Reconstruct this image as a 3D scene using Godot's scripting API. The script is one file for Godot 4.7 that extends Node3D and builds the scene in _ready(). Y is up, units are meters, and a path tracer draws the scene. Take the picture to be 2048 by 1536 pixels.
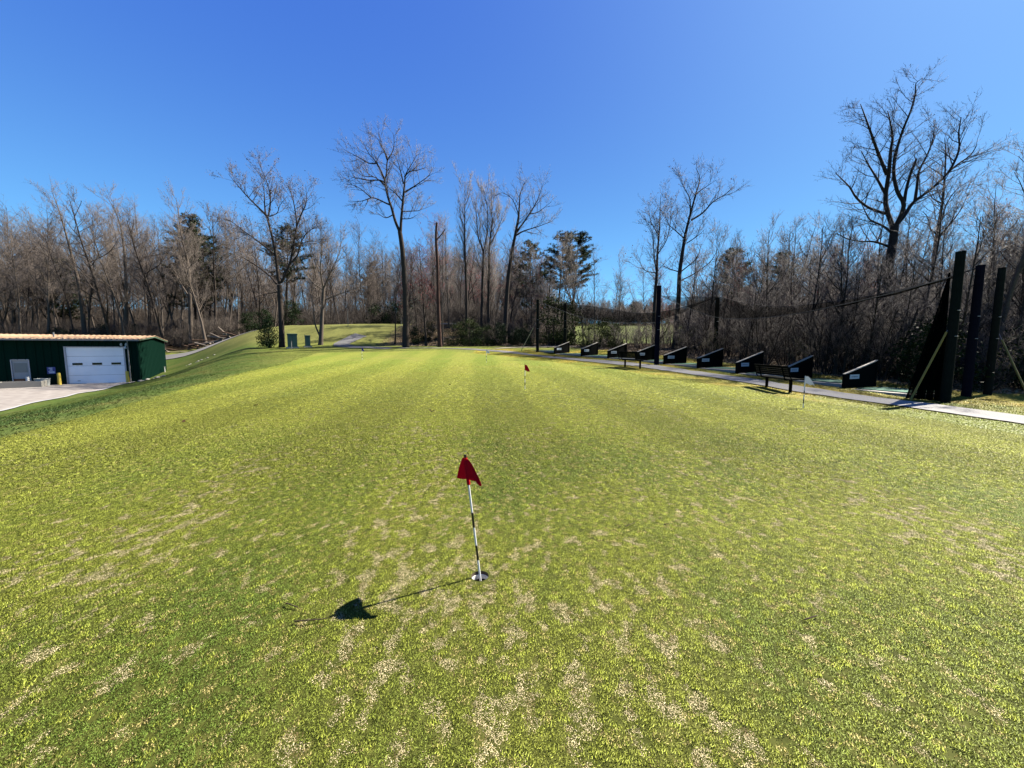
extends Node3D

const HERO := {
	"tall_forked": [
		[0.25, 0.19, [0.0, -0.0, 0.0, 1.8, 0.1, 4.1, 0.1, 5.9, 0.2, 7.4, 0.2, 8.2]],
		[0.125, 0.02, [0.2, 7.9, -0.2, 9.5, -0.4, 11.1, -0.4, 12.4, -0.2, 13.1, -0.2, 14.1, -0.4, 14.7]],
		[0.08, 0.015, [-0.3, 10.0, -0.8, 10.8, -1.1, 11.7, -1.6, 12.6]],
		[0.09, 0.015, [-0.5, 11.0, -1.3, 12.2, -1.9, 13.1, -2.2, 14.1, -2.4, 14.8]],
		[0.11, 0.012, [0.3, 8.2, 0.4, 9.2, 0.0, 10.0, -0.1, 11.2, -0.1, 12.3, -0.1, 13.3, 0.1, 14.2, 0.4, 15.2, 0.5, 15.8, 0.9, 16.1]],
		[0.08, 0.05, [0.4, 9.4, 0.5, 10.0, 0.8, 10.8, 0.9, 11.3, 1.0, 11.8]],
		[0.115, 0.02, [0.3, 8.2, 0.7, 8.7, 1.3, 9.5, 2.0, 10.1, 2.7, 11.0, 3.2, 12.2, 3.3, 13.2, 3.4, 14.1]],
		[0.08, 0.012, [1.4, 9.6, 1.6, 10.5, 1.8, 11.4, 2.1, 12.3, 2.2, 13.2, 2.2, 14.1]],
		[0.06, 0.02, [2.8, 11.1, 3.3, 11.5, 3.8, 11.9, 4.1, 12.4]],
		[0.08, 0.015, [-0.2, 8.9, -1.0, 9.3, -1.9, 9.8, -2.4, 10.4, -2.9, 11.0, -3.1, 11.3]],
		[0.07, 0.012, [0.0, 7.8, -0.4, 8.2, -1.2, 8.5, -1.6, 8.9, -2.0, 9.5]],
		[0.07, 0.01, [0.1, 6.9, -0.5, 7.1, -1.3, 7.2, -1.9, 7.2, -2.6, 7.4, -3.1, 7.7, -3.8, 7.6]],
	],
	"leaning_behind": [
		[0.2, 0.02, [0.0, -0.0, -0.1, 1.9, 0.3, 3.6, 0.4, 5.6, 0.4, 7.0, 0.4, 8.9, 0.5, 10.5, 0.6, 11.8, 0.6, 13.7, 0.5, 15.3, 0.3, 16.6]],
		[0.05, 0.01, [0.4, 9.6, -0.3, 9.9, -0.9, 10.7, -1.3, 11.1]],
		[0.05, 0.01, [0.5, 10.6, 0.1, 10.6, -0.3, 11.3, -0.5, 11.9]],
		[0.06, 0.01, [0.7, 10.6, 0.9, 11.7, 1.4, 12.7, 2.0, 13.3]],
		[0.05, 0.01, [0.5, 9.1, 1.3, 9.8, 2.0, 10.8, 2.5, 11.8]],
		[0.05, 0.01, [0.5, 11.9, -0.1, 12.3, -0.7, 13.0]],
	],
	"double_leader": [
		[0.28, 0.2, [0.0, 0.0, 0.1, 3.8, -0.0, 8.5, -0.2, 10.7, -0.3, 11.3]],
		[0.145, 0.015, [-0.3, 11.3, -0.7, 12.3, -1.0, 13.5, -1.3, 14.4, -1.5, 15.3, -1.6, 16.0, -1.4, 16.8, -1.3, 17.9, -0.7, 18.9, -0.6, 19.9, -0.7, 20.5]],
		[0.14, 0.015, [-0.2, 11.3, -0.1, 12.5, 0.1, 14.1, 0.2, 15.0, 0.3, 15.6, 0.4, 16.5, 0.7, 17.1, 1.1, 17.7, 1.6, 18.5]],
		[0.1, 0.015, [-1.1, 13.8, -1.7, 14.1, -2.5, 14.5, -3.1, 14.6, -4.1, 14.3, -5.6, 14.5]],
		[0.06, 0.012, [-3.1, 14.6, -3.8, 15.2, -4.5, 15.6, -5.5, 15.8]],
		[0.09, 0.012, [-1.6, 15.9, -2.1, 16.1, -3.1, 16.1, -4.3, 16.4, -5.3, 16.7]],
		[0.08, 0.012, [-1.7, 15.7, -2.1, 16.1, -2.8, 16.6, -3.8, 16.7, -4.8, 17.3]],
		[0.1, 0.012, [-1.6, 16.1, -2.0, 17.1, -2.4, 17.8, -3.0, 18.5, -3.6, 19.7]],
		[0.07, 0.01, [-2.3, 17.6, -3.0, 17.6, -3.9, 18.1, -4.6, 18.4, -5.3, 18.7]],
		[0.08, 0.01, [-1.3, 18.0, -1.5, 18.7, -2.0, 19.5, -2.2, 20.0, -2.6, 20.5]],
		[0.1, 0.012, [0.3, 15.0, 0.8, 15.4, 1.3, 15.8, 2.2, 16.4, 3.0, 16.9]],
		[0.07, 0.01, [0.3, 16.4, 0.8, 16.9, 1.7, 17.0, 2.5, 17.3]],
		[0.07, 0.01, [0.2, 15.8, -0.0, 16.8, -0.2, 17.7, -0.6, 18.4]],
		[0.08, 0.01, [0.1, 14.1, -0.5, 14.8, -1.1, 15.3, -1.5, 15.8]],
		[0.06, 0.01, [0.1, 13.2, 1.0, 13.2, 1.8, 13.4, 2.2, 14.3]],
		[0.06, 0.01, [-0.9, 12.9, -1.6, 12.6, -2.2, 12.9, -2.6, 13.2]],
		[0.06, 0.01, [-0.1, 12.5, 0.9, 12.4, 1.7, 12.7]],
	],
	"broad_crown": [
		[0.26, 0.2, [0.0, 0.0, 0.1, 2.5, 0.1, 4.3, 0.1, 6.1]],
		[0.15, 0.08, [0.1, 6.2, 0.0, 7.4, -0.1, 9.1, -0.3, 10.5, -0.6, 12.0, -0.7, 12.6]],
		[0.1, 0.012, [-0.7, 12.6, -1.3, 13.3, -2.3, 14.3, -3.3, 15.5, -3.8, 16.3]],
		[0.09, 0.01, [-0.6, 12.6, -0.2, 13.6, -0.2, 14.8, -0.4, 16.0, -0.7, 17.4]],
		[0.08, 0.01, [-0.8, 12.7, -0.9, 13.9, -1.1, 15.0, -1.4, 16.3]],
		[0.06, 0.01, [-0.5, 12.6, 0.1, 13.0, 0.4, 13.8, 1.2, 14.7]],
		[0.14, 0.012, [0.3, 6.3, 0.8, 7.2, 1.4, 8.6, 1.8, 10.4, 2.1, 11.7, 2.0, 13.4, 1.7, 14.8, 1.3, 15.7]],
		[0.09, 0.01, [2.1, 11.7, 2.8, 12.8, 3.3, 13.9, 3.2, 15.5]],
		[0.1, 0.01, [1.1, 8.0, 2.1, 8.9, 2.4, 10.1, 3.2, 11.0, 4.2, 11.5]],
		[0.06, 0.01, [1.8, 9.9, 2.7, 10.1, 3.8, 10.5]],
		[0.1, 0.012, [-0.2, 6.2, -1.0, 7.0, -2.3, 8.0, -3.5, 8.7, -4.7, 9.3]],
		[0.1, 0.01, [-0.2, 9.0, -1.1, 9.7, -2.1, 10.5, -3.6, 11.5, -5.0, 12.5, -5.8, 12.7]],
		[0.06, 0.01, [-0.1, 5.4, -1.3, 5.2, -2.6, 4.8]],
		[0.05, 0.01, [-0.3, 10.8, 0.2, 10.3, -0.1, 9.5]],
	],
	"small_vase": [
		[0.2, 0.12, [0.0, 0.0, 0.3, 2.5, 0.5, 4.5, 0.6, 5.4]],
		[0.08, 0.01, [0.6, 5.3, 0.6, 7.0, 0.9, 8.8, 1.3, 10.9]],
		[0.07, 0.01, [0.6, 5.4, 1.6, 7.0, 2.4, 8.8, 2.8, 10.6]],
		[0.08, 0.01, [0.4, 4.2, 1.5, 4.8, 2.6, 5.2, 3.8, 5.7]],
		[0.07, 0.01, [0.5, 5.3, -0.4, 5.9, -1.1, 7.0, -1.6, 8.3]],
		[0.06, 0.01, [0.6, 6.5, 0.1, 7.7, -0.1, 9.3, 0.1, 10.8]],
		[0.08, 0.02, [-0.0, 0.9, -0.3, 2.1, -0.3, 3.8, -0.6, 5.3]],
	],
	"slim_by_pole": [
		[0.17, 0.012, [0.0, 0.0, 0.0, 4.2, 0.1, 6.5, 0.1, 8.3, 0.2, 10.3, 0.2, 11.7, 0.2, 13.3]],
		[0.06, 0.01, [0.1, 6.5, -0.4, 8.3, -0.6, 9.9, -1.3, 10.7]],
		[0.05, 0.01, [0.1, 8.3, 0.7, 9.4, 1.0, 11.2, 0.8, 12.8]],
		[0.05, 0.01, [0.2, 9.9, -0.4, 11.2, -0.7, 12.7]],
		[0.05, 0.01, [0.0, 6.7, -1.0, 7.0, -1.7, 8.3]],
	],
	"wide_by_pole": [
		[0.22, 0.012, [0.0, 0.0, 0.2, 4.1, 0.2, 6.5, 0.4, 8.5, 0.6, 10.0, 0.9, 11.4, 1.3, 13.1, 1.6, 14.4, 1.2, 15.3]],
		[0.08, 0.01, [1.0, 11.0, 1.8, 11.5, 2.5, 12.3, 3.5, 12.9, 4.1, 13.5]],
		[0.06, 0.01, [1.3, 13.1, 1.9, 13.6, 3.0, 14.3]],
		[0.06, 0.01, [0.9, 11.3, 0.7, 12.6, 0.0, 13.4, -0.5, 14.4]],
		[0.06, 0.01, [0.2, 6.7, -0.5, 7.0, -1.3, 7.4]],
		[0.06, 0.01, [0.3, 6.7, 1.7, 7.9, 2.1, 9.1]],
		[0.06, 0.01, [0.4, 6.0, 1.8, 6.7, 3.1, 7.8, 3.9, 9.4]],
		[0.06, 0.01, [0.5, 9.5, -0.2, 10.1, -0.8, 10.9, -1.0, 12.3]],
		[0.05, 0.01, [0.7, 9.1, 1.6, 9.7, 2.1, 10.2]],
	],
	"snag": [
		[0.17, 0.1, [0.0, 0.0, -0.1, 4.6, -0.1, 7.8, -0.2, 10.1, -0.1, 11.5]],
		[0.07, 0.03, [-0.2, 9.9, 0.3, 10.4, 0.7, 11.0]],
	],
	"poplar": [
		[0.18, 0.012, [0.0, 0.0, -0.0, 5.3, -0.1, 9.2, -0.1, 12.4, 0.0, 16.1]],
	],
	"twin_poplar": [
		[0.18, 0.012, [-0.4, 0.0, -0.2, 6.9, -0.1, 9.6, -0.7, 11.5, -0.9, 14.9]],
		[0.16, 0.012, [0.4, 0.0, 0.5, 6.9, 0.6, 10.3, 0.9, 12.9, 0.8, 16.2]],
		[0.07, 0.01, [-0.1, 9.6, 0.4, 11.8, 0.4, 14.3, 0.0, 16.0]],
		[0.07, 0.01, [0.6, 10.3, 1.6, 12.3, 2.1, 14.3]],
	],
	"fan_crown": [
		[0.25, 0.012, [0.0, 0.0, 0.4, 6.1, 0.8, 9.4, 1.3, 12.0, 1.6, 13.6, 1.7, 14.8, 1.8, 16.1, 2.4, 17.5]],
		[0.1, 0.01, [1.3, 11.7, 2.2, 12.1, 3.6, 12.5, 5.2, 12.9]],
		[0.11, 0.01, [1.4, 12.1, 2.4, 13.4, 3.6, 15.2, 4.2, 16.9]],
		[0.07, 0.01, [1.6, 13.9, 0.9, 15.4, -0.4, 16.1]],
		[0.07, 0.01, [2.8, 13.9, 3.8, 14.3, 5.2, 15.4]],
	],
	"left_bent": [
		[0.25, 0.012, [0.0, 0.0, 0.1, 7.1, -0.4, 11.1, -0.8, 13.7, -1.6, 17.9, -2.3, 20.3]],
	],
	"left_straight": [
		[0.25, 0.012, [0.0, 0.0, 0.8, 5.8, 1.1, 10.9, 1.1, 14.1, 0.7, 16.9, -0.6, 19.9]],
	],
	"left_forked": [
		[0.25, 0.012, [0.0, 0.0, 0.3, 5.4, 0.5, 10.1, -0.0, 13.4, -0.2, 15.9, -0.4, 18.8]],
		[0.1, 0.01, [0.2, 6.7, -1.7, 8.8, -2.8, 10.9, -4.4, 12.6]],
		[0.09, 0.01, [0.3, 9.9, 2.0, 11.7, 2.4, 14.2]],
	],
}

# ---------------------------------------------------------------- mesh buffers
class Buf:
	var v := PackedVector3Array()
	var n := PackedVector3Array()
	var c := PackedColorArray()
	var i := PackedInt32Array()
	var tint := Color(1, 1, 1)

	func tube(pts: PackedVector3Array, r0: float, r1: float, sides: int, power: float = 1.0, flare: float = 0.0) -> void:
		var m := pts.size()
		var e1 := Vector3.ZERO
		var first := v.size()
		for k in m:
			var d: Vector3
			if k == 0:
				d = pts[1] - pts[0]
			elif k == m - 1:
				d = pts[k] - pts[k - 1]
			else:
				d = pts[k + 1] - pts[k - 1]
			d = d.normalized()
			if e1 == Vector3.ZERO:
				e1 = d.cross(Vector3(0.31, 0.17, 0.93)).normalized()
			else:
				e1 = (e1 - d * e1.dot(d)).normalized()
			var e2 := d.cross(e1)
			var t := float(k) / float(m - 1)
			var r: float = lerpf(r0, r1, pow(t, power))
			if flare > 0.0:
				r += r0 * flare * exp(-t * m * 1.6)
			for j in sides:
				var a := TAU * j / sides
				var o := e1 * cos(a) + e2 * sin(a)
				v.append(pts[k] + o * r)
				n.append(o)
				c.append(tint)
		for k in m - 1:
			for j in sides:
				var a := first + k * sides + j
				var b := first + k * sides + (j + 1) % sides
				i.append_array(PackedInt32Array([a, a + sides, b + sides, a, b + sides, b]))

	func spike(a: Vector3, b: Vector3, r: float) -> void:
		var d := (b - a).normalized()
		var e1 := d.cross(Vector3(0.37, 0.21, 0.9)).normalized()
		var e2 := d.cross(e1)
		var f := v.size()
		var o1 := e1 * -0.5 + e2 * 0.866
		var o2 := e1 * -0.5 - e2 * 0.866
		v.append(a + e1 * r)
		v.append(a + o1 * r)
		v.append(a + o2 * r)
		v.append(b)
		n.append(e1)
		n.append(o1)
		n.append(o2)
		n.append(d)
		c.append(tint)
		c.append(tint)
		c.append(tint)
		c.append(tint)
		i.append_array(PackedInt32Array([f, f + 3, f + 1, f + 1, f + 3, f + 2, f + 2, f + 3, f]))

	func tri(a: Vector3, b: Vector3, d: Vector3, nn: Vector3) -> void:
		var f := v.size()
		v.append(a)
		v.append(b)
		v.append(d)
		n.append(nn)
		n.append(nn)
		n.append(nn)
		c.append(tint)
		c.append(tint)
		c.append(tint)
		i.append_array(PackedInt32Array([f, f + 1, f + 2]))

	func quad(a: Vector3, b: Vector3, d: Vector3, e: Vector3) -> void:   # clockwise seen from the front
		var nn := (e - a).cross(b - a).normalized()
		var f := v.size()
		for p: Vector3 in [a, b, d, e]:
			v.append(p)
			n.append(nn)
			c.append(tint)
		i.append_array(PackedInt32Array([f, f + 1, f + 2, f, f + 2, f + 3]))

	func box(at: Vector3, size: Vector3, turn: Basis = Basis.IDENTITY) -> void:
		var h := size * 0.5
		for ax in 3:
			for s: float in [-1.0, 1.0]:
				var w := Vector3.ZERO
				w[ax] = s
				var p := Vector3.ZERO
				p[(ax + 1) % 3] = 1.0
				var q := Vector3.ZERO
				q[(ax + 2) % 3] = s
				var ce := at + turn * (w * h)
				var pp := turn * (p * h)
				var qq := turn * (q * h)
				quad(ce - pp - qq, ce - pp + qq, ce + pp + qq, ce + pp - qq)

	func mesh() -> ArrayMesh:
		var a := []
		a.resize(Mesh.ARRAY_MAX)
		a[Mesh.ARRAY_VERTEX] = v
		a[Mesh.ARRAY_NORMAL] = n
		a[Mesh.ARRAY_COLOR] = c
		a[Mesh.ARRAY_INDEX] = i
		var m := ArrayMesh.new()
		m.add_surface_from_arrays(Mesh.PRIMITIVE_TRIANGLES, a)
		return m

var rng := RandomNumberGenerator.new()
var used := {}
var mats := {}
var gx := PackedFloat32Array()
var gz := PackedFloat32Array()
var gy := PackedFloat32Array()
var nz_big := FastNoiseLite.new()
var nz_mid := FastNoiseLite.new()
var nz_straw := FastNoiseLite.new()
var nz_clump := FastNoiseLite.new()
const HOLE := Vector3(-0.207, 0.0, -2.356)

func numbered(called: String) -> String:
	var k: int = used.get(called, 0)
	used[called] = k + 1
	return called if k == 0 else "%s_%03d" % [called, k]

func thing(called: String, label: String, category: String, at: Vector3 = Vector3.ZERO, turn: float = 0.0, group: String = "") -> Node3D:
	var o := Node3D.new()
	o.name = numbered(called)
	add_child(o, true)
	o.position = at
	o.rotation.y = turn
	tag(o, label, category, group)
	return o

func tag(o: Node, label: String, category: String, group: String = "", kind: String = "") -> void:
	if label:
		o.set_meta("label", label)
	if category:
		o.set_meta("category", category)
	if group:
		o.set_meta("group", group)
	if kind:
		o.set_meta("kind", kind)

func part(called: String, m: Mesh, mat: Material, parent: Node) -> MeshInstance3D:
	var o := MeshInstance3D.new()
	o.name = numbered(called) if parent == self else called
	o.mesh = m
	o.material_override = mat
	parent.add_child(o, true)
	return o

func struct(called: String, m: Mesh, mat: Material) -> MeshInstance3D:
	var o := part(called, m, mat, self)
	o.set_meta("kind", "structure")
	return o

func lin(r: float, g: float, b: float) -> Color:
	return Color(r, g, b).linear_to_srgb()

func plain(called: String, col: Color, rough: float = 0.8, metal: float = 0.0) -> StandardMaterial3D:
	if mats.has(called):
		return mats[called]
	var m := StandardMaterial3D.new()
	m.resource_name = called
	var l := col.srgb_to_linear()
	m.albedo_color = col if col.r > 0.999 else Color(lin(l.r * 0.74, l.g * 0.74, l.b * 0.74), col.a)
	m.roughness = rough
	m.metallic = metal
	if rough > 0.85 and col.get_luminance() < 0.2:
		m.metallic_specular = 0.1
	mats[called] = m
	return m

func noise_tex(seed_: int, freq: float, size: int, lo: Color, hi: Color, oct: int = 5, mid: Color = Color(0, 0, 0, 0)) -> NoiseTexture2D:
	var f := FastNoiseLite.new()
	f.seed = seed_
	f.noise_type = FastNoiseLite.TYPE_SIMPLEX_SMOOTH
	f.frequency = freq
	f.fractal_octaves = oct
	var g := Gradient.new()
	g.set_color(0, lo)
	g.set_color(1, hi)
	if mid.a > 0.0:
		g.add_point(0.5, mid)
	var t := NoiseTexture2D.new()
	t.width = size
	t.height = size
	t.seamless = true
	t.noise = f
	t.color_ramp = g
	return t

func tri_map(m: StandardMaterial3D, t: Texture2D, scale: float, world: bool = true) -> void:
	m.albedo_texture = t
	m.uv1_triplanar = true
	m.uv1_world_triplanar = world
	m.uv1_scale = Vector3.ONE * scale

# ---------------------------------------------------------------- the lie of the land
func curve(k: Array, d: float) -> float:
	var n := k.size()
	if d <= k[0]:
		return k[1]
	for j in range(0, n - 2, 2):
		if d <= k[j + 2]:
			var t: float = (d - k[j]) / (k[j + 2] - k[j])
			return lerpf(k[j + 1], k[j + 3], t)
	return k[n - 1]

const RISE := [-40.0, 0.0, 4.0, 0.0, 8.0, 0.02, 12.3, 0.12, 18.8, 0.3, 23.0, 0.47, 27.0, 0.73, 31.0, 1.0, 34.0, 1.3, 37.0, 1.58, 42.0, 1.85, 50.0, 2.15, 75.0, 4.3, 120.0, 9.0, 700.0, 22.0]
const DROP := [-40.0, -6.0, 0.0, -7.0, 6.2, -8.7, 9.4, -10.0, 13.2, -11.5, 18.6, -13.7, 25.0, -17.2, 30.0, -20.5, 36.0, -24.5, 46.0, -31.0, 60.0, -40.0, 700.0, -300.0]
const LOW := [-40.0, -1.5, 34.0, -1.45, 39.0, -1.15, 43.0, 0.1, 46.0, 0.8, 52.0, 1.5, 75.0, 4.0, 120.0, 9.0, 700.0, 22.0]
const GREEN_L := [-10.0, -6.5, 0.0, -7.0, 6.2, -8.2, 9.4, -9.5, 13.2, -11.0, 18.6, -12.7, 28.0, -15.0, 34.0, -16.5]
const PATH_N := [-12.0, 12.4, 0.0, 11.7, 8.2, 11.0, 11.4, 10.0, 13.5, 9.35, 16.0, 8.75, 19.0, 7.5, 21.6, 6.5, 24.7, 4.4, 28.5, 1.3, 31.3, -1.5, 33.4, -5.0, 34.6, -8.0, 35.2, -11.0]

func mound(x: float, d: float) -> float:
	var r := sqrt(pow((x + 21.0) / 20.0, 2.0) + pow((d - 53.0) / 17.0, 2.0))
	return 1.0 - smoothstep(0.42, 1.0, r)

func land(x: float, z: float) -> float:
	var d := -z
	var y := curve(RISE, d)
	var e: float = curve(DROP, d) - x
	if e > 0.0:
		var t := smoothstep(-1.0, 10.5, e)
		t = (t - 0.021) / 0.979
		y = lerpf(y, curve(LOW, d), maxf(t, 0.0))
	y += 2.1 * mound(x, d)
	var k := Vector2((x + 7.0) / 7.0, (d - 47.0) / 8.0).length()
	y += 1.5 * (1.0 - smoothstep(0.2, 1.0, k))
	if x > 6.0:
		y -= 0.045 * minf(x - 6.0, 12.0) * (1.0 - clampf((d - 13.0) / 9.0, 0.0, 1.0))
	var calm := clampf((Vector2(x, d).length() - 6.0) / 25.0, 0.0, 1.0)
	y += nz_big.get_noise_2d(x, z) * 0.14 * calm
	return y

func find(list: PackedFloat32Array, at: float) -> int:
	var a := list.bsearch(at) - 1
	return clampi(a, 0, list.size() - 2)

func ground(x: float, z: float) -> float:   # height of the built ground sheet
	var a := find(gx, x)
	var b := find(gz, z)
	var u := clampf((x - gx[a]) / (gx[a + 1] - gx[a]), 0.0, 1.0)
	var w := clampf((z - gz[b]) / (gz[b + 1] - gz[b]), 0.0, 1.0)
	var nx := gx.size()
	var y00 := gy[b * nx + a]
	var y10 := gy[b * nx + a + 1]
	var y01 := gy[(b + 1) * nx + a]
	var y11 := gy[(b + 1) * nx + a + 1]
	if u + w <= 1.0:
		return y00 + (y10 - y00) * u + (y01 - y00) * w
	return y11 + (y01 - y11) * (1.0 - u) + (y10 - y11) * (1.0 - w)

func on(x: float, z: float, lift: float = 0.0) -> Vector3:
	return Vector3(x, ground(x, z) + lift, z)

func green_mask(x: float, d: float) -> float:   # how many metres inside the mown green
	var l: float = x - curve(GREEN_L, d)
	var r: float = curve(PATH_N, d) - 1.7 - x
	var f: float = 33.2 - d - 0.012 * (x + 4.0) * (x + 4.0)
	return minf(minf(l, r), f)

func woods_mask(x: float, d: float) -> float:
	var m := 0.0
	if x < -14.0:
		m = smoothstep(47.0, 49.0, d + 0.06 * (x + 40.0)) * (1.0 - smoothstep(0.12, 0.2, mound(x, d)))
		if d > 66.0:
			m = 1.0
	elif x < 3.0:
		m = smoothstep(38.2, 39.2, d + nz_mid.get_noise_2d(x, d) * 1.2) * (1.0 if x > -12.0 else smoothstep(-14.0, -12.0, x))
	else:
		var edge: float = curve([3.0, 39.0, 5.0, 36.0, 8.5, 33.5, 11.0, 29.0, 13.0, 24.5, 15.0, 19.0, 17.0, 15.0, 24.0, 13.0, 80.0, 6.0], x)
		m = smoothstep(edge - 0.3, edge + 0.5, d + nz_mid.get_noise_2d(x, d) * 1.2)
		if d > 40.0 and x > 0.13 * d and x < 0.46 * d:
			m *= 1.0 - smoothstep(40.0, 44.0, d)
	return m

func ground_color(x: float, z: float) -> Color:
	var d := -z
	var big := nz_big.get_noise_2d(x * 1.7 + 90.0, z * 1.7)
	var mid := nz_mid.get_noise_2d(x, z)
	var c := Vector3(0.20, 0.215, 0.05)       # rough grass
	var e: float = curve(DROP, d) - x
	if e > -3.0 and d < 45.0:
		c = c.lerp(Vector3(0.085, 0.125, 0.028), clampf((e + 3.0) / 3.0, 0.0, 1.0))
		c = c.lerp(Vector3(0.16, 0.16, 0.05), clampf(mid * 1.4 + 0.1, 0.0, 0.8))
	if mound(x, d) > 0.02:
		c = c.lerp(Vector3(0.205, 0.20, 0.068) * (1.0 + 0.35 * mid), clampf(mound(x, d) * 4.0, 0.0, 1.0))
	var pr: float = curve(PATH_N, d) - x
	if x > -3.0 and pr < 1.9 and d < 34.0:
		c = Vector3(0.20, 0.22, 0.03).lerp(Vector3(0.42, 0.33, 0.06), clampf(0.5 + mid * 1.1 + big * 0.8, 0.0, 1.0) * smoothstep(10.0, 13.0, d))
	var g := green_mask(x, d)
	if g > -0.25:
		var s := 0.5 + 0.5 * sin((x + 0.10 * d) * TAU / 3.0)
		var gc := Vector3(0.262, 0.275, 0.056).lerp(Vector3(0.198, 0.238, 0.042), smoothstep(0.35, 0.65, s))
		gc = gc.lerp(Vector3(0.30, 0.27, 0.075), clampf(mid * 0.7 + big * 0.6, 0.0, 0.6))
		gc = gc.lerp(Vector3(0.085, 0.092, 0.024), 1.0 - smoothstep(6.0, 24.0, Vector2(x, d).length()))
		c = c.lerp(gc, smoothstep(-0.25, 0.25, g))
	var w := woods_mask(x, d)
	if w > 0.0:
		c = c.lerp(Vector3(0.115, 0.078, 0.05) * (1.0 + 0.5 * mid), w)
	if d > 39.0 and x > 0.1 * d and x < 0.5 * d and d < 125.0:
		c = c.lerp(Vector3(0.095, 0.115, 0.03), (1.0 - w) * 0.85)
	if d > 130.0:
		c = c.lerp(Vector3(0.10, 0.085, 0.06), 0.8)
	return Color(c.x * 0.80, c.y * 0.80, c.z * 0.80)

func spread(lo: float, hi: float, fine: float, fa: float, fb: float, grow: float, must: Array) -> PackedFloat32Array:
	var out := []
	var p := fa
	while p < fb:
		out.append(p)
		p += fine
	var step := fine
	p = fb
	while p < hi:
		out.append(p)
		step *= grow
		p += step
	out.append(hi)
	step = fine
	p = fa
	while p > lo:
		step *= grow
		p -= step
		out.append(maxf(p, lo))
	var res := []
	for q: float in out:
		var ok := true
		for m: float in must:
			if absf(q - m) < 0.13:
				ok = false
		if ok:
			res.append(q)
	res.append_array(must)
	res.sort()
	return PackedFloat32Array(res)

func build_ground() -> void:
	gx = spread(-650.0, 650.0, 0.45, -24.0, 20.0, 1.06, [HOLE.x - 0.16, HOLE.x + 0.16])
	gz = spread(-700.0, 60.0, 0.45, -48.0, 1.0, 1.06, [HOLE.z - 0.16, HOLE.z + 0.16])
	var nx := gx.size()
	var nzz := gz.size()
	gy.resize(nx * nzz)
	var v := PackedVector3Array()
	var c := PackedColorArray()
	v.resize(nx * nzz)
	c.resize(nx * nzz)
	for b in nzz:
		for a in nx:
			var y := land(gx[a], gz[b])
			gy[b * nx + a] = y
			v[b * nx + a] = Vector3(gx[a], y, gz[b])
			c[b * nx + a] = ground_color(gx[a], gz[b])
	var n := PackedVector3Array()
	n.resize(nx * nzz)
	for b in nzz:
		for a in nx:
			var a0 := maxi(a - 1, 0)
			var a1 := mini(a + 1, nx - 1)
			var b0 := maxi(b - 1, 0)
			var b1 := mini(b + 1, nzz - 1)
			var sx := (gy[b * nx + a1] - gy[b * nx + a0]) / (gx[a1] - gx[a0])
			var sz := (gy[b1 * nx + a] - gy[b0 * nx + a]) / (gz[b1] - gz[b0])
			n[b * nx + a] = Vector3(-sx, 1.0, -sz).normalized()
	var idx := PackedInt32Array()
	var ha := find(gx, HOLE.x)
	var hb := find(gz, HOLE.z)
	for b in nzz - 1:
		for a in nx - 1:
			if a == ha and b == hb:
				continue
			var p := b * nx + a
			idx.append_array(PackedInt32Array([p, p + 1, p + nx, p + 1, p + nx + 1, p + nx]))
	# the turf round the hole: from the square that was left out to the rim of the cup
	var base := v.size()
	var ring := 48
	for k in ring:
		var a := TAU * k / ring
		var o := Vector2(cos(a), sin(a))
		var q: Vector2 = o / maxf(absf(o.x), absf(o.y)) * 0.16
		for p: Vector2 in [q, o * 0.0555]:
			var x := HOLE.x + p.x
			var z := HOLE.z + p.y
			v.append(Vector3(x, ground(x, z), z))
			n.append(Vector3.UP)
			c.append(ground_color(x, z))
	for k in ring:
		var p := base + k * 2
		var q := base + ((k + 1) % ring) * 2
		idx.append_array(PackedInt32Array([p, q, q + 1, p, q + 1, p + 1]))
	var arr := []
	arr.resize(Mesh.ARRAY_MAX)
	arr[Mesh.ARRAY_VERTEX] = v
	arr[Mesh.ARRAY_NORMAL] = n
	arr[Mesh.ARRAY_COLOR] = c
	arr[Mesh.ARRAY_INDEX] = idx
	var m := ArrayMesh.new()
	m.add_surface_from_arrays(Mesh.PRIMITIVE_TRIANGLES, arr)
	var mat := plain("ground", Color(1, 1, 1), 0.9)
	mat.vertex_color_use_as_albedo = true
	mat.metallic_specular = 0.2
	tri_map(mat, noise_tex(11, 0.021, 1024, lin(0.42, 0.46, 0.34), lin(1.0, 0.97, 1.0), 6, lin(0.72, 0.74, 0.66)), 0.45)
	mat.detail_enabled = true
	mat.detail_blend_mode = BaseMaterial3D.BLEND_MODE_MUL
	mat.detail_albedo = noise_tex(12, 0.012, 512, lin(0.66, 0.70, 0.62), lin(1.0, 1.0, 1.0), 5)
	mat.uv2_triplanar = true
	mat.uv2_world_triplanar = true
	mat.uv2_scale = Vector3.ONE * 0.071
	mat.heightmap_enabled = true
	mat.heightmap_texture = noise_tex(13, 0.03, 512, Color(0, 0, 0), Color(1, 1, 1), 5)
	mat.heightmap_scale = 1.0
	struct("ground", m, mat)

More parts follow.
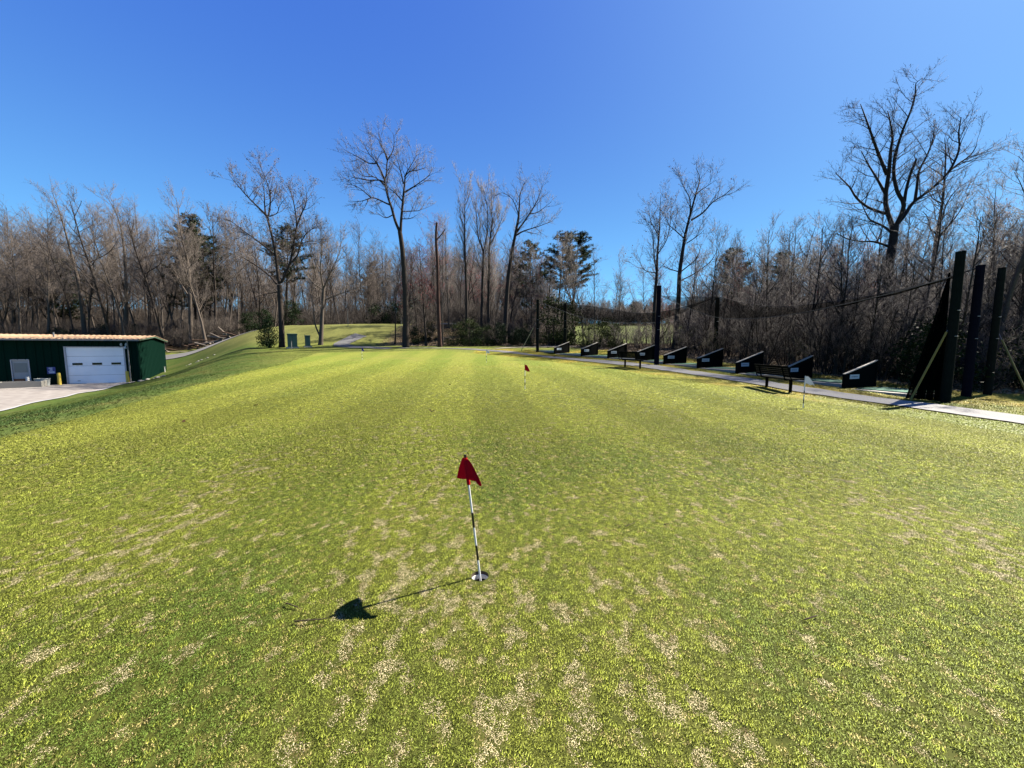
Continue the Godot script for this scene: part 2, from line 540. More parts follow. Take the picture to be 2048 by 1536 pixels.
func ribbon(pts: Array, across: int, lift: float, tint: Callable) -> ArrayMesh:   # a strip of paving laid over the ground; pts are [left, right] pairs
	var b := Buf.new()
	for k in pts.size():
		var l: Vector2 = pts[k][0]
		var r: Vector2 = pts[k][1]
		for j in across + 1:
			var p := l.lerp(r, float(j) / across)
			b.v.append(Vector3(p.x, ground(p.x, p.y) + lift, p.y))
			b.n.append(Vector3.UP)
			b.c.append(tint.call(p))
	for k in pts.size() - 1:
		for j in across:
			var a := k * (across + 1) + j
			var q := a + across + 1
			var e1 := b.v[a + 1] - b.v[a]
			var e2 := b.v[q] - b.v[a]
			if e1.z * e2.x - e1.x * e2.z < 0.0:
				b.i.append_array(PackedInt32Array([a, a + 1, q + 1, a, q + 1, q]))
			else:
				b.i.append_array(PackedInt32Array([a, q + 1, a + 1, a, q, q + 1]))
	return b.mesh()

func smooth_line(pts: Array, steps: int) -> Array:
	var cv := Curve3D.new()
	for k in pts.size():
		var p: Vector2 = pts[k]
		var t := Vector2.ZERO
		if k > 0 and k < pts.size() - 1:
			t = (pts[k + 1] - pts[k - 1]) / 6.0
		cv.add_point(Vector3(p.x, 0, p.y), Vector3(-t.x, 0, -t.y), Vector3(t.x, 0, t.y))
	var out := []
	var L := cv.get_baked_length()
	for k in steps + 1:
		var q := cv.sample_baked(L * k / steps)
		out.append(Vector2(q.x, q.z))
	return out

func sides_of(line: Array, w0: float, w1: float, ragged: float) -> Array:
	var out := []
	for k in line.size():
		var a: Vector2 = line[maxi(k - 1, 0)]
		var b: Vector2 = line[mini(k + 1, line.size() - 1)]
		var t := (b - a).normalized()
		var nn := Vector2(-t.y, t.x)
		var w: float = lerpf(w0, w1, float(k) / (line.size() - 1)) * 0.5
		var p: Vector2 = line[k]
		out.append([p - nn * (w + nz_mid.get_noise_2d(p.x * 4.0, p.y * 4.0) * ragged), p + nn * (w + nz_mid.get_noise_2d(p.x * 4.0 + 50.0, p.y * 4.0) * ragged)])
	return out

func build_paths() -> void:
	var near := []
	for k in range(PATH_N.size() - 2, -1, -2):
		near.append(Vector2(PATH_N[k + 1], -PATH_N[k]))
	near.reverse()
	var line := smooth_line(near, 120)
	var shifted := []
	for k in line.size():
		var a: Vector2 = line[maxi(k - 1, 0)]
		var b: Vector2 = line[mini(k + 1, line.size() - 1)]
		var t := (b - a).normalized()
		shifted.append(line[k] + Vector2(-t.y, t.x) * lerpf(1.3, 0.9, float(k) / line.size()))
	var gravel := plain("gravel", Color(1, 1, 1), 0.95)
	gravel.vertex_color_use_as_albedo = true
	tri_map(gravel, noise_tex(21, 0.09, 512, lin(0.55, 0.54, 0.53), lin(1.0, 1.0, 1.0), 4), 0.5)
	gravel.heightmap_enabled = true
	gravel.heightmap_texture = noise_tex(22, 0.12, 512, Color(0, 0, 0), Color(1, 1, 1), 3)
	gravel.heightmap_scale = 1.2
	var worn := func(p: Vector2) -> Color:
		var s := 0.205 + 0.05 * nz_mid.get_noise_2d(p.x, p.y) - 0.13 * smoothstep(18.0, 31.0, -p.y)
		return Color(s, s * 0.98, s * 0.96)
	struct("gravel_path", ribbon(sides_of(shifted, 2.6, 0.6, 0.22), 6, 0.03, worn), gravel)
	var asphalt := plain("asphalt", Color(1, 1, 1), 0.9)
	asphalt.vertex_color_use_as_albedo = true
	tri_map(asphalt, noise_tex(23, 0.06, 512, lin(0.6, 0.6, 0.6), lin(1.0, 1.0, 1.0), 4), 0.4)
	var grey := func(p: Vector2) -> Color:
		var s := 0.075 + 0.02 * nz_mid.get_noise_2d(p.x, p.y)
		return Color(s, s * 0.98, s)
	var cart := smooth_line([Vector2(-11.2, -35.9), Vector2(-14.5, -36.2), Vector2(-16.6, -37.6), Vector2(-16.7, -39.4), Vector2(-16.1, -41.3)], 50)
	struct("cart_path", ribbon(sides_of(cart, 1.6, 1.5, 0.12), 6, 0.035, grey), asphalt)
	var back := smooth_line([Vector2(-31.0, -47.5), Vector2(-36.0, -45.0), Vector2(-42.0, -43.8), Vector2(-60.0, -42.5)], 30)
	struct("service_road", ribbon(sides_of(back, 2.0, 3.2, 0.2), 6, 0.06, grey), asphalt)
	# the dirt track that leaves the range behind the first pole
	var dirt := plain("dirt", Color(1, 1, 1), 0.95)
	dirt.vertex_color_use_as_albedo = true
	tri_map(dirt, noise_tex(24, 0.05, 512, lin(0.6, 0.57, 0.52), lin(1.0, 1.0, 1.0), 4), 0.4)
	var tan_ := func(p: Vector2) -> Color:
		var s := 0.16 + 0.05 * nz_mid.get_noise_2d(p.x, p.y)
		return Color(s, s * 0.86, s * 0.66)
	var track := smooth_line([Vector2(-1.5, -34.5), Vector2(1.0, -36.2), Vector2(4.0, -37.2), Vector2(8.0, -37.6)], 24)
	struct("dirt_path", ribbon(sides_of(track, 0.7, 1.3, 0.4), 5, 0.03, tan_), dirt)

# ---------------------------------------------------------------- trees
var twig_len := 0.7

func wander(a: Vector3, d: Vector3, length: float, segs: int, wob: float, up: float) -> PackedVector3Array:
	var pts := PackedVector3Array([a])
	var p := a
	for k in segs:
		d = (d + Vector3(rng.randf_range(-wob, wob), rng.randf_range(-wob, wob) + up, rng.randf_range(-wob, wob))).normalized()
		p += d * (length / segs)
		pts.append(p)
	return pts

func across(d: Vector3) -> Vector3:
	var q := Vector3(rng.randf_range(-1, 1), rng.randf_range(-1, 1), rng.randf_range(-1, 1))
	return (q - d * q.dot(d)).normalized()

func twig(bt: Buf, bl: Buf, a: Vector3, d: Vector3, length: float, r: float, p: Dictionary) -> void:
	var up: float = p.up
	var mid := a + d * length * 0.5
	var d2 := (d + Vector3(rng.randf_range(-0.35, 0.35), rng.randf_range(-0.2, 0.35) + up, rng.randf_range(-0.35, 0.35))).normalized()
	var tip := mid + d2 * length * 0.5
	bt.spike(a, mid + d2 * length * 0.06, r)
	bt.spike(mid, tip, r * 0.8)
	var n: int = p.fine
	for k in n:
		var t := rng.randf_range(0.12, 1.0)
		var s := a.lerp(mid, t * 2.0) if t < 0.5 else mid.lerp(tip, t * 2.0 - 1.0)
		var dd := (d2 * 0.8 + across(d2) * rng.randf_range(0.5, 1.0) + Vector3.UP * up).normalized()
		var e := s + dd * length * rng.randf_range(0.25, 0.6)
		bt.spike(s, e, r * 0.75)
		if bl != null and rng.randf() < p.leaf:
			var sz: float = p.leaf_size * rng.randf_range(0.6, 1.3)
			if p.get("bud", false):
				bl.spike(e - dd * sz, e + dd * sz, sz * 0.55)
			else:
				leaf(bl, e, sz)

func leaf(bl: Buf, e: Vector3, sz: float) -> void:
	var u := Vector3(rng.randf_range(-1, 1), rng.randf_range(-1.2, 0.3), rng.randf_range(-1, 1)).normalized()
	var w := across(u)
	var nn := u.cross(w)
	var m := e + u * sz
	bl.tri(e, m + w * sz * 0.5 + nn * sz * 0.15, m, nn)
	bl.tri(e, m, m - w * sz * 0.5 + nn * sz * 0.15, nn)
	bl.tri(m + w * sz * 0.5 + nn * sz * 0.15, e + u * sz * 2.0, m, nn)
	bl.tri(m - w * sz * 0.5 + nn * sz * 0.15, m, e + u * sz * 2.0, nn)

func dress(bw: Buf, bt: Buf, bl: Buf, pts: PackedVector3Array, r0: float, r1: float, from: float, p: Dictionary) -> void:
	# side branches with their twigs all along a limb
	var length := 0.0
	var cum := [0.0]
	for k in pts.size() - 1:
		length += pts[k].distance_to(pts[k + 1])
		cum.append(length)
	var count := int(length * (1.0 - from) * p.per_m)
	for b in count:
		var t := lerpf(from, 1.0, (b + rng.randf()) / count)
		var s := t * length
		var k := 0
		while k < pts.size() - 2 and cum[k + 1] < s:
			k += 1
		var f: float = (s - cum[k]) / maxf(cum[k + 1] - cum[k], 0.001)
		var at := pts[k].lerp(pts[k + 1], f)
		var d := (pts[k + 1] - pts[k]).normalized()
		var q: Vector3 = (d * rng.randf_range(0.4, 0.9) + across(d) + Vector3.UP * p.up * 1.4).normalized()
		var bl_len: float = p.side * rng.randf_range(0.55, 1.25) * (1.15 - 0.45 * t)
		var segs := 3
		var line := wander(at, q, bl_len, segs, 0.24, p.up * 0.8)
		var rb: float = minf(lerpf(r0, r1, t) * 0.6, 0.02 + 0.007 * bl_len)
		bw.tube(line, rb, 0.006, 3)
		var nt := int(bl_len * p.twigs) + 1
		for j in nt:
			var g := rng.randf_range(0.2, 1.0)
			var kk := mini(int(g * segs), segs - 1)
			var a2 := line[kk].lerp(line[kk + 1], g * segs - kk)
			var d2 := (line[kk + 1] - line[kk]).normalized()
			twig(bt, bl, a2, (d2 * 0.8 + across(d2) * rng.randf_range(0.4, 1.0) + Vector3.UP * p.up).normalized(), p.twig * rng.randf_range(0.6, 1.3), p.thin, p)
		twig(bt, bl, line[segs], (line[segs] - line[segs - 1]).normalized(), p.twig, p.thin, p)

func hero_mesh(key: String, p: Dictionary) -> Array:
	var bw := Buf.new()
	var bt := Buf.new()
	var bl := Buf.new()
	var first := true
	var built := []
	for l: Array in HERO[key]:
		var flat: Array = l[2]
		var pts := PackedVector3Array()
		var n := flat.size() / 2
		var amp: float = rng.randf_range(-0.3, 0.3) * p.get("amp", 1.0)
		var wig := rng.randf_range(0.0, 6.0)
		var x0: float = flat[0]
		var y0: float = flat[1]
		var z0 := 0.0
		var best := 9.0
		for line: PackedVector3Array in built:
			for e in line:
				var far := Vector2(e.x - x0, e.y - y0).length()
				if far < best:
					best = far
					z0 = e.z
		for k in n:
			var x: float = flat[k * 2]
			var y: float = flat[k * 2 + 1]
			var run := Vector2(x - x0, y - y0).length()
			var zz := 0.0 if l[0] > 0.135 else amp * run + 0.2 * sin(wig + run * 1.3) * minf(run, 1.0)
			pts.append(Vector3(x, y, z0 + zz))
		if first:
			pts[0].y -= 0.6
		# a limb grows out of the middle of what carries it; a smooth run of points between
		var fine := PackedVector3Array()
		for k in n - 1:
			var a := pts[maxi(k - 1, 0)]
			var e := pts[mini(k + 2, n - 1)]
			for s in 3:
				fine.append(pts[k].cubic_interpolate(pts[k + 1], a, e, s / 3.0))
		fine.append(pts[n - 1])
		built.append(fine)
		var thick: float = l[0]
		bw.tube(fine, thick, l[1], 9 if thick > 0.15 else (6 if thick > 0.06 else 5), 1.0, 0.7 if first else 0.0)
		if not p.get("bare", false):
			var trunk_only: bool = first and l[1] > 0.1
			if not trunk_only:
				dress(bw, bt, bl, fine, thick, l[1], 0.45 if first else 0.2, p)
		first = false
	return [bw.mesh(), bt.mesh() if bt.i.size() else null, bl.mesh() if bl.i.size() else null]

func wild_mesh(h: float, r: float, form: String, p: Dictionary) -> Array:
	# a forest tree that grew among others: a long stem, limbs that turn upwards
	var bw := Buf.new()
	var bt := Buf.new()
	var bl := Buf.new()
	var stems := 1 if form != "shrub" else 6
	for s in stems:
		var lean := Vector3(rng.randf_range(-0.1, 0.1), 1, rng.randf_range(-0.1, 0.1))
		if form == "shrub":
			lean = Vector3(rng.randf_range(-0.6, 0.6), 1, rng.randf_range(-0.6, 0.6))
		var hh := h * (1.0 if form != "shrub" else rng.randf_range(0.6, 1.0))
		var stem := wander(Vector3(0, -0.4, 0), lean.normalized(), hh, 9, 0.07 if form != "shrub" else 0.16, 0.05)
		bw.tube(stem, r, 0.015, 7 if form != "shrub" else 4, 0.8, 0.5)
		dress(bw, bt, bl, stem, r, 0.012, 0.5 if form != "shrub" else 0.2, p)
		var limbs: int = p.limbs
		for k in limbs:
			var t := lerpf(p.low, 0.93, (k + rng.randf()) / limbs)
			var kk := mini(int(t * 9.0), 8)
			var at := stem[kk].lerp(stem[kk + 1], t * 9.0 - kk)
			var a := rng.randf() * TAU
			var out := Vector3(cos(a), 0, sin(a))
			var rise: float = p.rise * rng.randf_range(0.7, 1.3)
			var ll: float = hh * p.reach * rng.randf_range(0.6, 1.15) * (1.2 - t * 0.8)
			var rl := r * 0.5 * (1.15 - t)
			var line := wander(at, (out + Vector3.UP * rise).normalized(), ll, 5, 0.17, 0.13)
			bw.tube(line, rl, 0.012, 5)
			dress(bw, bt, bl, line, rl, 0.012, 0.15, p)
			if rng.randf() < 0.6:
				var fork := wander(line[2], ((line[3] - line[2]).normalized() + across(out) * 0.7).normalized(), ll * 0.5, 4, 0.17, 0.13)
				bw.tube(fork, rl * 0.6, 0.01, 4)
				dress(bw, bt, bl, fork, rl * 0.6, 0.01, 0.1, p)
	return [bw.mesh(), bt.mesh(), bl.mesh() if bl.i.size() else null]

func pine_mesh(h: float, low: float, wide: float) -> Array:
	var bw := Buf.new()
	var bt := Buf.new()
	var stem := wander(Vector3(0, -0.4, 0), Vector3(0.02, 1, 0.03).normalized(), h, 9, 0.03, 0.03)
	bw.tube(stem, 0.24, 0.03, 7, 0.9, 0.4)
	var y := low
	while y < 0.99:
		var kk := mini(int(y * 9.0), 8)
		var at := stem[kk].lerp(stem[kk + 1], y * 9.0 - kk)
		var form := sin(PI * clampf((y - low) / (1.0 - low) * 0.75 + 0.25, 0.0, 1.0))
		for k in 4:
			var a := rng.randf() * TAU
			var ll: float = wide * form * rng.randf_range(0.45, 1.1) + 0.4
			var line := wander(at, Vector3(cos(a), rng.randf_range(-0.05, 0.35), sin(a)).normalized(), ll, 4, 0.15, 0.08)
			bw.tube(line, 0.045, 0.01, 4)
			var tufts := int(ll * 9.0) + 4
			for j in tufts:
				var g := rng.randf_range(0.3, 1.0)
				var q := mini(int(g * 4.0), 3)
				var c := line[q].lerp(line[q + 1], g * 4.0 - q) + Vector3(rng.randf_range(-0.3, 0.3), rng.randf_range(-0.05, 0.3), rng.randf_range(-0.3, 0.3))
				for s in 12:
					var dd := Vector3(rng.randf_range(-1, 1), rng.randf_range(-0.4, 1.1), rng.randf_range(-1, 1)).normalized()
					var w := across(dd) * 0.028
					bt.tri(c - w, c + w, c + dd * rng.randf_range(0.2, 0.36), (Vector3.UP + dd).normalized())
		y += rng.randf_range(0.018, 0.035)
	return [bw.mesh(), bt.mesh(), null]

func bush_mesh(h: float, w: float, leaves: int, size: float, cone: float = 0.0) -> Array:
	# an evergreen shrub: stems inside, leaves in loose clumps through its volume
	var bw := Buf.new()
	var bt := Buf.new()
	var clumps := []
	for k in 26:
		var a := rng.randf() * TAU
		var y := rng.randf_range(0.06, 1.0)
		var rr := w * sqrt(maxf(0.02, 1.0 - pow(y * 1.5 - 0.55, 2.0))) * sqrt(rng.randf()) * (1.0 - cone * y)
		var c := Vector3(cos(a) * rr, y * h, sin(a) * rr)
		clumps.append(c)
		var line := PackedVector3Array([Vector3(c.x * 0.08, -0.2, c.z * 0.08), Vector3(c.x * 0.5, c.y * 0.45, c.z * 0.5), c])
		bw.tube(line, 0.03, 0.006, 4)
	for k in leaves:
		var c: Vector3 = clumps[rng.randi() % clumps.size()]
		var o := Vector3(rng.randfn(), rng.randfn() * 0.7, rng.randfn()) * w * 0.19
		var e := c + o
		if e.y < 0.02:
			e.y = rng.randf_range(0.02, 0.3)
		leaf(bt, e, size * rng.randf_range(0.7, 1.3))
	return [bw.mesh(), bt.mesh(), null]

func bark(called: String, r: float, g: float, b: float) -> StandardMaterial3D:
	if mats.has(called):
		return mats[called]
	var m := plain(called, lin(r, g, b), 0.9)
	m.metallic_specular = 0.25
	if not mats.has("bark_grain"):
		mats["bark_grain"] = noise_tex(31, 0.05, 256, lin(0.45, 0.43, 0.42), lin(1.0, 1.0, 1.0), 4)
	tri_map(m, mats["bark_grain"], 0.8, false)
	m.uv1_scale = Vector3(1.6, 0.35, 1.6)
	return m

func leafy(called: String, r: float, g: float, b: float, through: float = 0.5, rough: float = 0.55) -> StandardMaterial3D:
	var m := plain(called, lin(r, g, b), rough)
	m.metallic_specular = 0.12
	m.vertex_color_use_as_albedo = true
	m.backlight_enabled = true
	m.backlight = Color(through, through, through)
	return m

func plant(called: String, label: String, category: String, at: Vector3, meshes: Array, ms: Array, names: Array, group: String = "", turn: float = 0.0, size: float = 1.0) -> Node3D:
	var o := thing(called, label, category, at, turn, group)
	o.scale = Vector3.ONE * size
	for k in 3:
		if meshes[k] != null:
			var made := part(names[k], meshes[k], ms[k], o)
			if k == 2:
				made.set_meta("kind", "stuff")
	return o

func again(o: Node3D, called: String, at: Vector3, turn: float, size: float) -> Node3D:
	var r: Node3D = o.duplicate()
	r.name = numbered(called)
	add_child(r, true)
	r.position = at
	r.rotation = Vector3(0, turn, 0)
	r.scale = Vector3.ONE * size
	return r

# ---------------------------------------------------------------- sky and light
func build_sky() -> void:
	var cam := Camera3D.new()
	cam.name = "camera"
	add_child(cam)
	cam.position = Vector3(0, 1.47, 0)
	cam.rotation_degrees = Vector3(-5.4, 0, 0)
	cam.keep_aspect = Camera3D.KEEP_HEIGHT
	cam.fov = 90.0
	cam.near = 0.05
	cam.far = 3000.0
	cam.current = true
	var to_sun := Vector3(0.655, 0.745, -0.345).normalized()
	var w := 512
	var h := 256
	var im := Image.create_empty(w, h, false, Image.FORMAT_RGBF)
	for b in h:
		var el := PI * (0.5 - (b + 0.5) / h)
		var y := sin(el)
		var up := clampf(y, 0.0, 1.0)
		for a in w:
			var az := TAU * (a + 0.5) / w
			var d := Vector3(sin(az) * cos(el), y, -cos(az) * cos(el))
			var th := rad_to_deg(acos(clampf(d.dot(to_sun), -1.0, 1.0)))
			var low := exp(-up * 4.3)
			var c := Vector3(0.035, 0.118, 0.645).lerp(Vector3(0.40, 1.12, 1.6), low)
			c += Vector3(0.27, 0.43, 0.42) * exp(-pow(th / 28.0, 1.6))
			if y < 0.0:
				c = Vector3(0.12, 0.12, 0.06)
			c /= 4.4
			im.set_pixel(a, b, Color(c.x, c.y, c.z))
	var sky := Sky.new()
	var pm := PanoramaSkyMaterial.new()
	pm.panorama = ImageTexture.create_from_image(im)
	sky.sky_material = pm
	var env := Environment.new()
	env.background_mode = Environment.BG_SKY
	env.sky = sky
	env.tonemap_mode = Environment.TONE_MAPPER_LINEAR
	env.tonemap_exposure = 4.4
	env.sdfgi_enabled = true
	env.ssao_enabled = true
	env.ssil_enabled = true
	var we := WorldEnvironment.new()
	we.name = "world_environment"
	we.environment = env
	add_child(we)
	var sun := DirectionalLight3D.new()
	sun.name = "sun"
	sun.light_energy = 1.6
	sun.light_color = Color(1.0, 0.965, 0.90)
	sun.light_angular_distance = 0.5
	sun.shadow_enabled = true
	add_child(sun)
	sun.look_at_from_position(to_sun * 100.0, Vector3.ZERO, Vector3.UP)

# ---------------------------------------------------------------- turf
func tuft_mesh(blades: int, spread_: float, tall: float, wide: float) -> ArrayMesh:
	var b := Buf.new()
	for k in blades:
		var a := rng.randf() * TAU
		var r := spread_ * sqrt(rng.randf())
		var p := Vector3(cos(a) * r, -0.002, sin(a) * r)
		var lean := Vector3(rng.randf_range(-1, 1), rng.randf_range(0.35, 1.1), rng.randf_range(-1, 1)).normalized()
		var f := across(lean) * wide * 0.5
		var t := rng.randf_range(0.75, 1.2)
		b.tint = Color(t, t, t * rng.randf_range(0.8, 1.1))
		b.tri(p - f, p + f, p + lean * tall * rng.randf_range(0.6, 1.2), (Vector3.UP * 1.4 + lean).normalized())
	return b.mesh()

func put_row(buf: PackedFloat32Array, at: Vector3, turn: float, s: float, hs: float, c: Vector3) -> void:
	var cs := cos(turn) * s
	var sn := sin(turn) * s
	buf.append_array(PackedFloat32Array([cs, 0.0, sn, at.x, 0.0, hs, 0.0, at.y, -sn, 0.0, cs, at.z, c.x, c.y, c.z, 1.0]))

func scatter(called: String, label: String, category: String, mesh_: Mesh, mat: Material, buf: PackedFloat32Array) -> void:
	var mm := MultiMesh.new()
	mm.transform_format = MultiMesh.TRANSFORM_3D
	mm.use_colors = true
	mm.mesh = mesh_
	mm.instance_count = buf.size() / 16
	mm.buffer = buf
	var o := MultiMeshInstance3D.new()
	o.name = numbered(called)
	o.multimesh = mm
	o.material_override = mat
	add_child(o, true)
	tag(o, label, category, "", "stuff")

func turf(buf: PackedFloat32Array, d0: float, d1: float, step: float, s: float, margin: float, fade0: float, fade1: float) -> void:
	var z := -d0
	while z > -d1:
		var reach := 1.36 * -z + margin
		var x: float = maxf(-reach, curve(GREEN_L, -z) - 0.3)
		var x1: float = minf(reach, curve(PATH_N, -z) - 1.5)
		while x < x1:
			var px := x + rng.randf_range(-0.5, 0.5) * step
			var pz := z + rng.randf_range(-0.5, 0.5) * step
			x += step
			var dh := Vector2(px - HOLE.x, pz - HOLE.z).length()
			if dh < 0.062 + 0.02 * s or green_mask(px, -pz) < -0.1:
				continue
			var dist := Vector2(px, pz).length()
			if rng.randf() > clampf((-pz - d0) / fade0, 0.0, 1.0) * clampf((d1 + pz) / fade1, 0.0, 1.0):
				continue
			var ns := nz_straw.get_noise_2d(px * 1.3, pz * 0.75)
			var nb := nz_clump.get_noise_2d(px, pz * 0.8)
			var nm := nz_mid.get_noise_2d(px * 1.2, pz * 0.6)
			var nl := nz_big.get_noise_2d(px * 8.0, pz * 3.0)
			var thin := smoothstep(11.0, 3.5, dist)
			var j := rng.randf_range(0.7, 1.25)
			var c := Vector3(0.200, 0.226, 0.036).lerp(Vector3(0.115, 0.172, 0.030), clampf(0.35 - nm * 1.5, 0.0, 1.0) * thin)
			var hh := 0.85 + 0.25 * nb
			if ns + 0.45 * nm + 0.35 * nl > 0.39 - 0.04 * thin + 0.10 * (1.0 - thin):
				var pick := rng.randf()
				if pick < 0.78:
					c = Vector3(0.56, 0.475, 0.29) * rng.randf_range(0.7, 1.1)
					hh = 0.32
				elif pick < 0.88:
					c = Vector3(0.17, 0.12, 0.06)
					hh = 0.3
			elif nb + 0.25 * nm > 0.27:
				c = Vector3(0.245, 0.282, 0.046)
				hh = 1.1 + 0.6 * nb
			elif nb < -0.30 and rng.randf() < 0.5 * thin:
				continue
			elif rng.randf() < 0.10:
				c = Vector3(0.38, 0.32, 0.13)
			var st := 0.5 + 0.5 * sin((px + 0.10 * -pz) * TAU / 3.0)
			var band := smoothstep(0.35, 0.65, st)
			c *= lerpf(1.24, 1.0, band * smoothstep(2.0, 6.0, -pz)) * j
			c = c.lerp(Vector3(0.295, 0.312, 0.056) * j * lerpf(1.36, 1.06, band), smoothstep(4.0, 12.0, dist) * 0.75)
			put_row(buf, on(px, pz), rng.randf() * TAU, s, s * hh * lerpf(1.0, 0.55, smoothstep(5.0, 14.0, dist)), c)
		z -= step

func rough(buf: PackedFloat32Array, x0: float, x1: float, d0: float, d1: float, step: float, which: int) -> void:
	var z := -d0
	while z > -d1:
		var x := x0
		while x < x1:
			var px := x + rng.randf_range(-0.5, 0.5) * step
			var pz := z + rng.randf_range(-0.5, 0.5) * step
			x += step
			var d := -pz
			var g := green_mask(px, d)
			if g > 0.05:
				continue
			var nm := nz_mid.get_noise_2d(px, pz)
			var nb := nz_clump.get_noise_2d(px * 0.08, pz * 0.08)
			var j := rng.randf_range(0.7, 1.25)
			var c := Vector3(0.095, 0.135, 0.028)
			var hh := 0.6 + 0.5 * nb
			if which == 0:      # the slope down to the shed, with a shaggy band along its top
				var e: float = curve(DROP, d) - px
				if e > 9.6 or woods_mask(px, d) > 0.2:
					continue
				var band := exp(-pow((e - 1.2 + nm) / 1.2, 2.0)) * smoothstep(24.0, 15.0, d)
				c = c.lerp(Vector3(0.060, 0.110, 0.034), band * 0.9)
				c = c.lerp(Vector3(0.19, 0.155, 0.05), clampf(nm * 1.6 - 0.05 - band * 0.3, 0.0, 0.85))
				hh = 0.32 + 0.3 * nb + band * 0.5
				if rng.randf() < 0.12 - band * 0.1:
					continue
			else:               # the dry fringe between the green and the gravel path
				var pr: float = curve(PATH_N, d) - px
				if pr < -0.16 and pr > -2.5:
					continue
				if pr > 1.9 or woods_mask(px, d) > 0.6:
					continue
				c = Vector3(0.105, 0.135, 0.018).lerp(Vector3(0.29, 0.225, 0.04), clampf(0.5 + nm * 1.3, 0.0, 1.0) * smoothstep(9.0, 12.0, d))
				hh = 0.45 + 0.4 * nb + (0.5 if pr < 0.3 else 0.0)
			put_row(buf, on(px, pz), rng.randf() * TAU, 1.0, maxf(hh, 0.25), c * j)
		z -= step

func build_turf() -> void:
	var blade := plain("grass_blade", Color(1, 1, 1), 0.6)
	blade.vertex_color_use_as_albedo = true
	blade.backlight_enabled = true
	blade.backlight = Color(0.7, 0.7, 0.7)
	blade.metallic_specular = 0.3
	var near := PackedFloat32Array()
	turf(near, 0.2, 5.4, 0.0225, 1.0, 2.9, 0.01, 2.2)
	scatter("turf_grass", "short shaggy turf of the putting green with straw patches, nearest the camera", "grass", tuft_mesh(42, 0.020, 0.0125, 0.0034), blade, near)
	var mid := PackedFloat32Array()
	turf(mid, 3.2, 12.0, 0.044, 1.0, 3.2, 2.2, 4.0)
	scatter("turf_grass", "mown turf of the putting green between the near flag and the far red flag", "grass", tuft_mesh(38, 0.038, 0.0165, 0.0065), blade, mid)
	var far := PackedFloat32Array()
	turf(far, 8.0, 27.0, 0.095, 1.0, 4.0, 4.0, 12.0)
	scatter("turf_grass", "mown turf of the putting green round the far red flag", "grass", tuft_mesh(30, 0.08, 0.020, 0.015), blade, far)
	var slope := PackedFloat32Array()
	rough(slope, -32.0, -6.0, 3.0, 34.0, 0.15, 0)
	scatter("rough_grass", "coarse unmown grass on the slope down towards the green shed", "grass", tuft_mesh(12, 0.09, 0.085, 0.012), blade, slope)
	var edge := PackedFloat32Array()
	rough(edge, -3.0, 16.5, 3.0, 34.0, 0.1, 1)
	scatter("fringe_grass", "dry golden grass fringe along the gravel path", "grass", tuft_mesh(12, 0.07, 0.05, 0.011), blade, edge)

# ---------------------------------------------------------------- the putting flags
func cloth(wide: float, tall: float, fold: float, droop: float) -> ArrayMesh:
	# a small flag hanging in folds from a sleeve: out to one side, then back behind the stick
	var b := Buf.new()
	var nu := 22
	var nv := 12
	for side in 2:
		var first := b.v.size()
		for j in nv + 1:
			var v := float(j) / nv
			var open := lerpf(0.25, 1.0, pow(v, 0.8))
			for k in nu + 1:
				var u := float(k) / nu
				var x: float
				if u <= fold:
					x = sin(u / fold * PI * 0.5) * wide * open
				else:
					x = cos((u - fold) / (1.0 - fold) * PI * 0.86) * wide * open
				var z := 0.011 + x * 0.95 - (0.0 if u <= fold else (u - fold) * 0.05) + 0.007 * sin(u * 23.0 + v * 2.5) * open * v
				var y := -v * tall - droop * absf(x) / wide * (0.3 + 0.7 * v) + 0.012 * sin(u * 13.0) * v
				b.v.append(Vector3(x, y, z + (0.0012 if side == 0 else 0.0)))
				b.n.append(Vector3(0, 0, 1))
				b.c.append(Color(1, 1, 1))
		for j in nv:
			for k in nu:
				var p := first + j * (nu + 1) + k
				var q := p + nu + 1
				if side == 0:
					b.i.append_array(PackedInt32Array([p, p + 1, q + 1, p, q + 1, q]))
				else:
					b.i.append_array(PackedInt32Array([p, q + 1, p + 1, p, q, q + 1]))
	var st := SurfaceTool.new()
	st.create_from(b.mesh(), 0)
	st.generate_normals()
	return st.commit()

func rod(a: Vector3, b: Vector3, r: float, sides: int = 10) -> ArrayMesh:
	var u := Buf.new()
	u.tube(PackedVector3Array([a, b]), r, r, sides)
	u.spike(b, b + (b - a).normalized() * r * 0.4, r)
	return u.mesh()

func putting_flag(label: String, at: Vector3, color_name: String, color: Color, turn: float, wide: float, tall: float, fold: float = 1.0) -> Node3D:
	var o := thing("putting_flag", label, "flag", at, turn, "flags on the putting green")
	var white := plain("stick_white", Color(0.86, 0.86, 0.85), 0.35)
	var black := plain("stick_black", Color(0.03, 0.03, 0.03), 0.4)
	part("stick", rod(Vector3(0, -0.1, 0), Vector3(0, 0.79, 0), 0.0065 if fold < 1.0 else 0.011), white, o)
	part("stripe", rod(Vector3(0, 0.11, 0), Vector3(0, 0.21, 0), 0.0073 if fold < 1.0 else 0.0118), black, o)
	part("stripe", rod(Vector3(0, 0.33, 0), Vector3(0, 0.43, 0), 0.0073 if fold < 1.0 else 0.0118), black, o)
	var fm := leafy("flag_" + color_name, color.r, color.g, color.b, 0.7, 0.9)
	fm.metallic_specular = 0.1
	var f := part("flag", cloth(wide, tall, fold, 0.032), fm, o)
	f.position.y = 0.785
	part("sleeve", rod(Vector3(0, 0.615, 0), Vector3(0, 0.79, 0), 0.0115), fm, o)
	part("cap", rod(Vector3(0, 0.79, 0), Vector3(0, 0.808, 0), 0.0085), black, o)
	return o

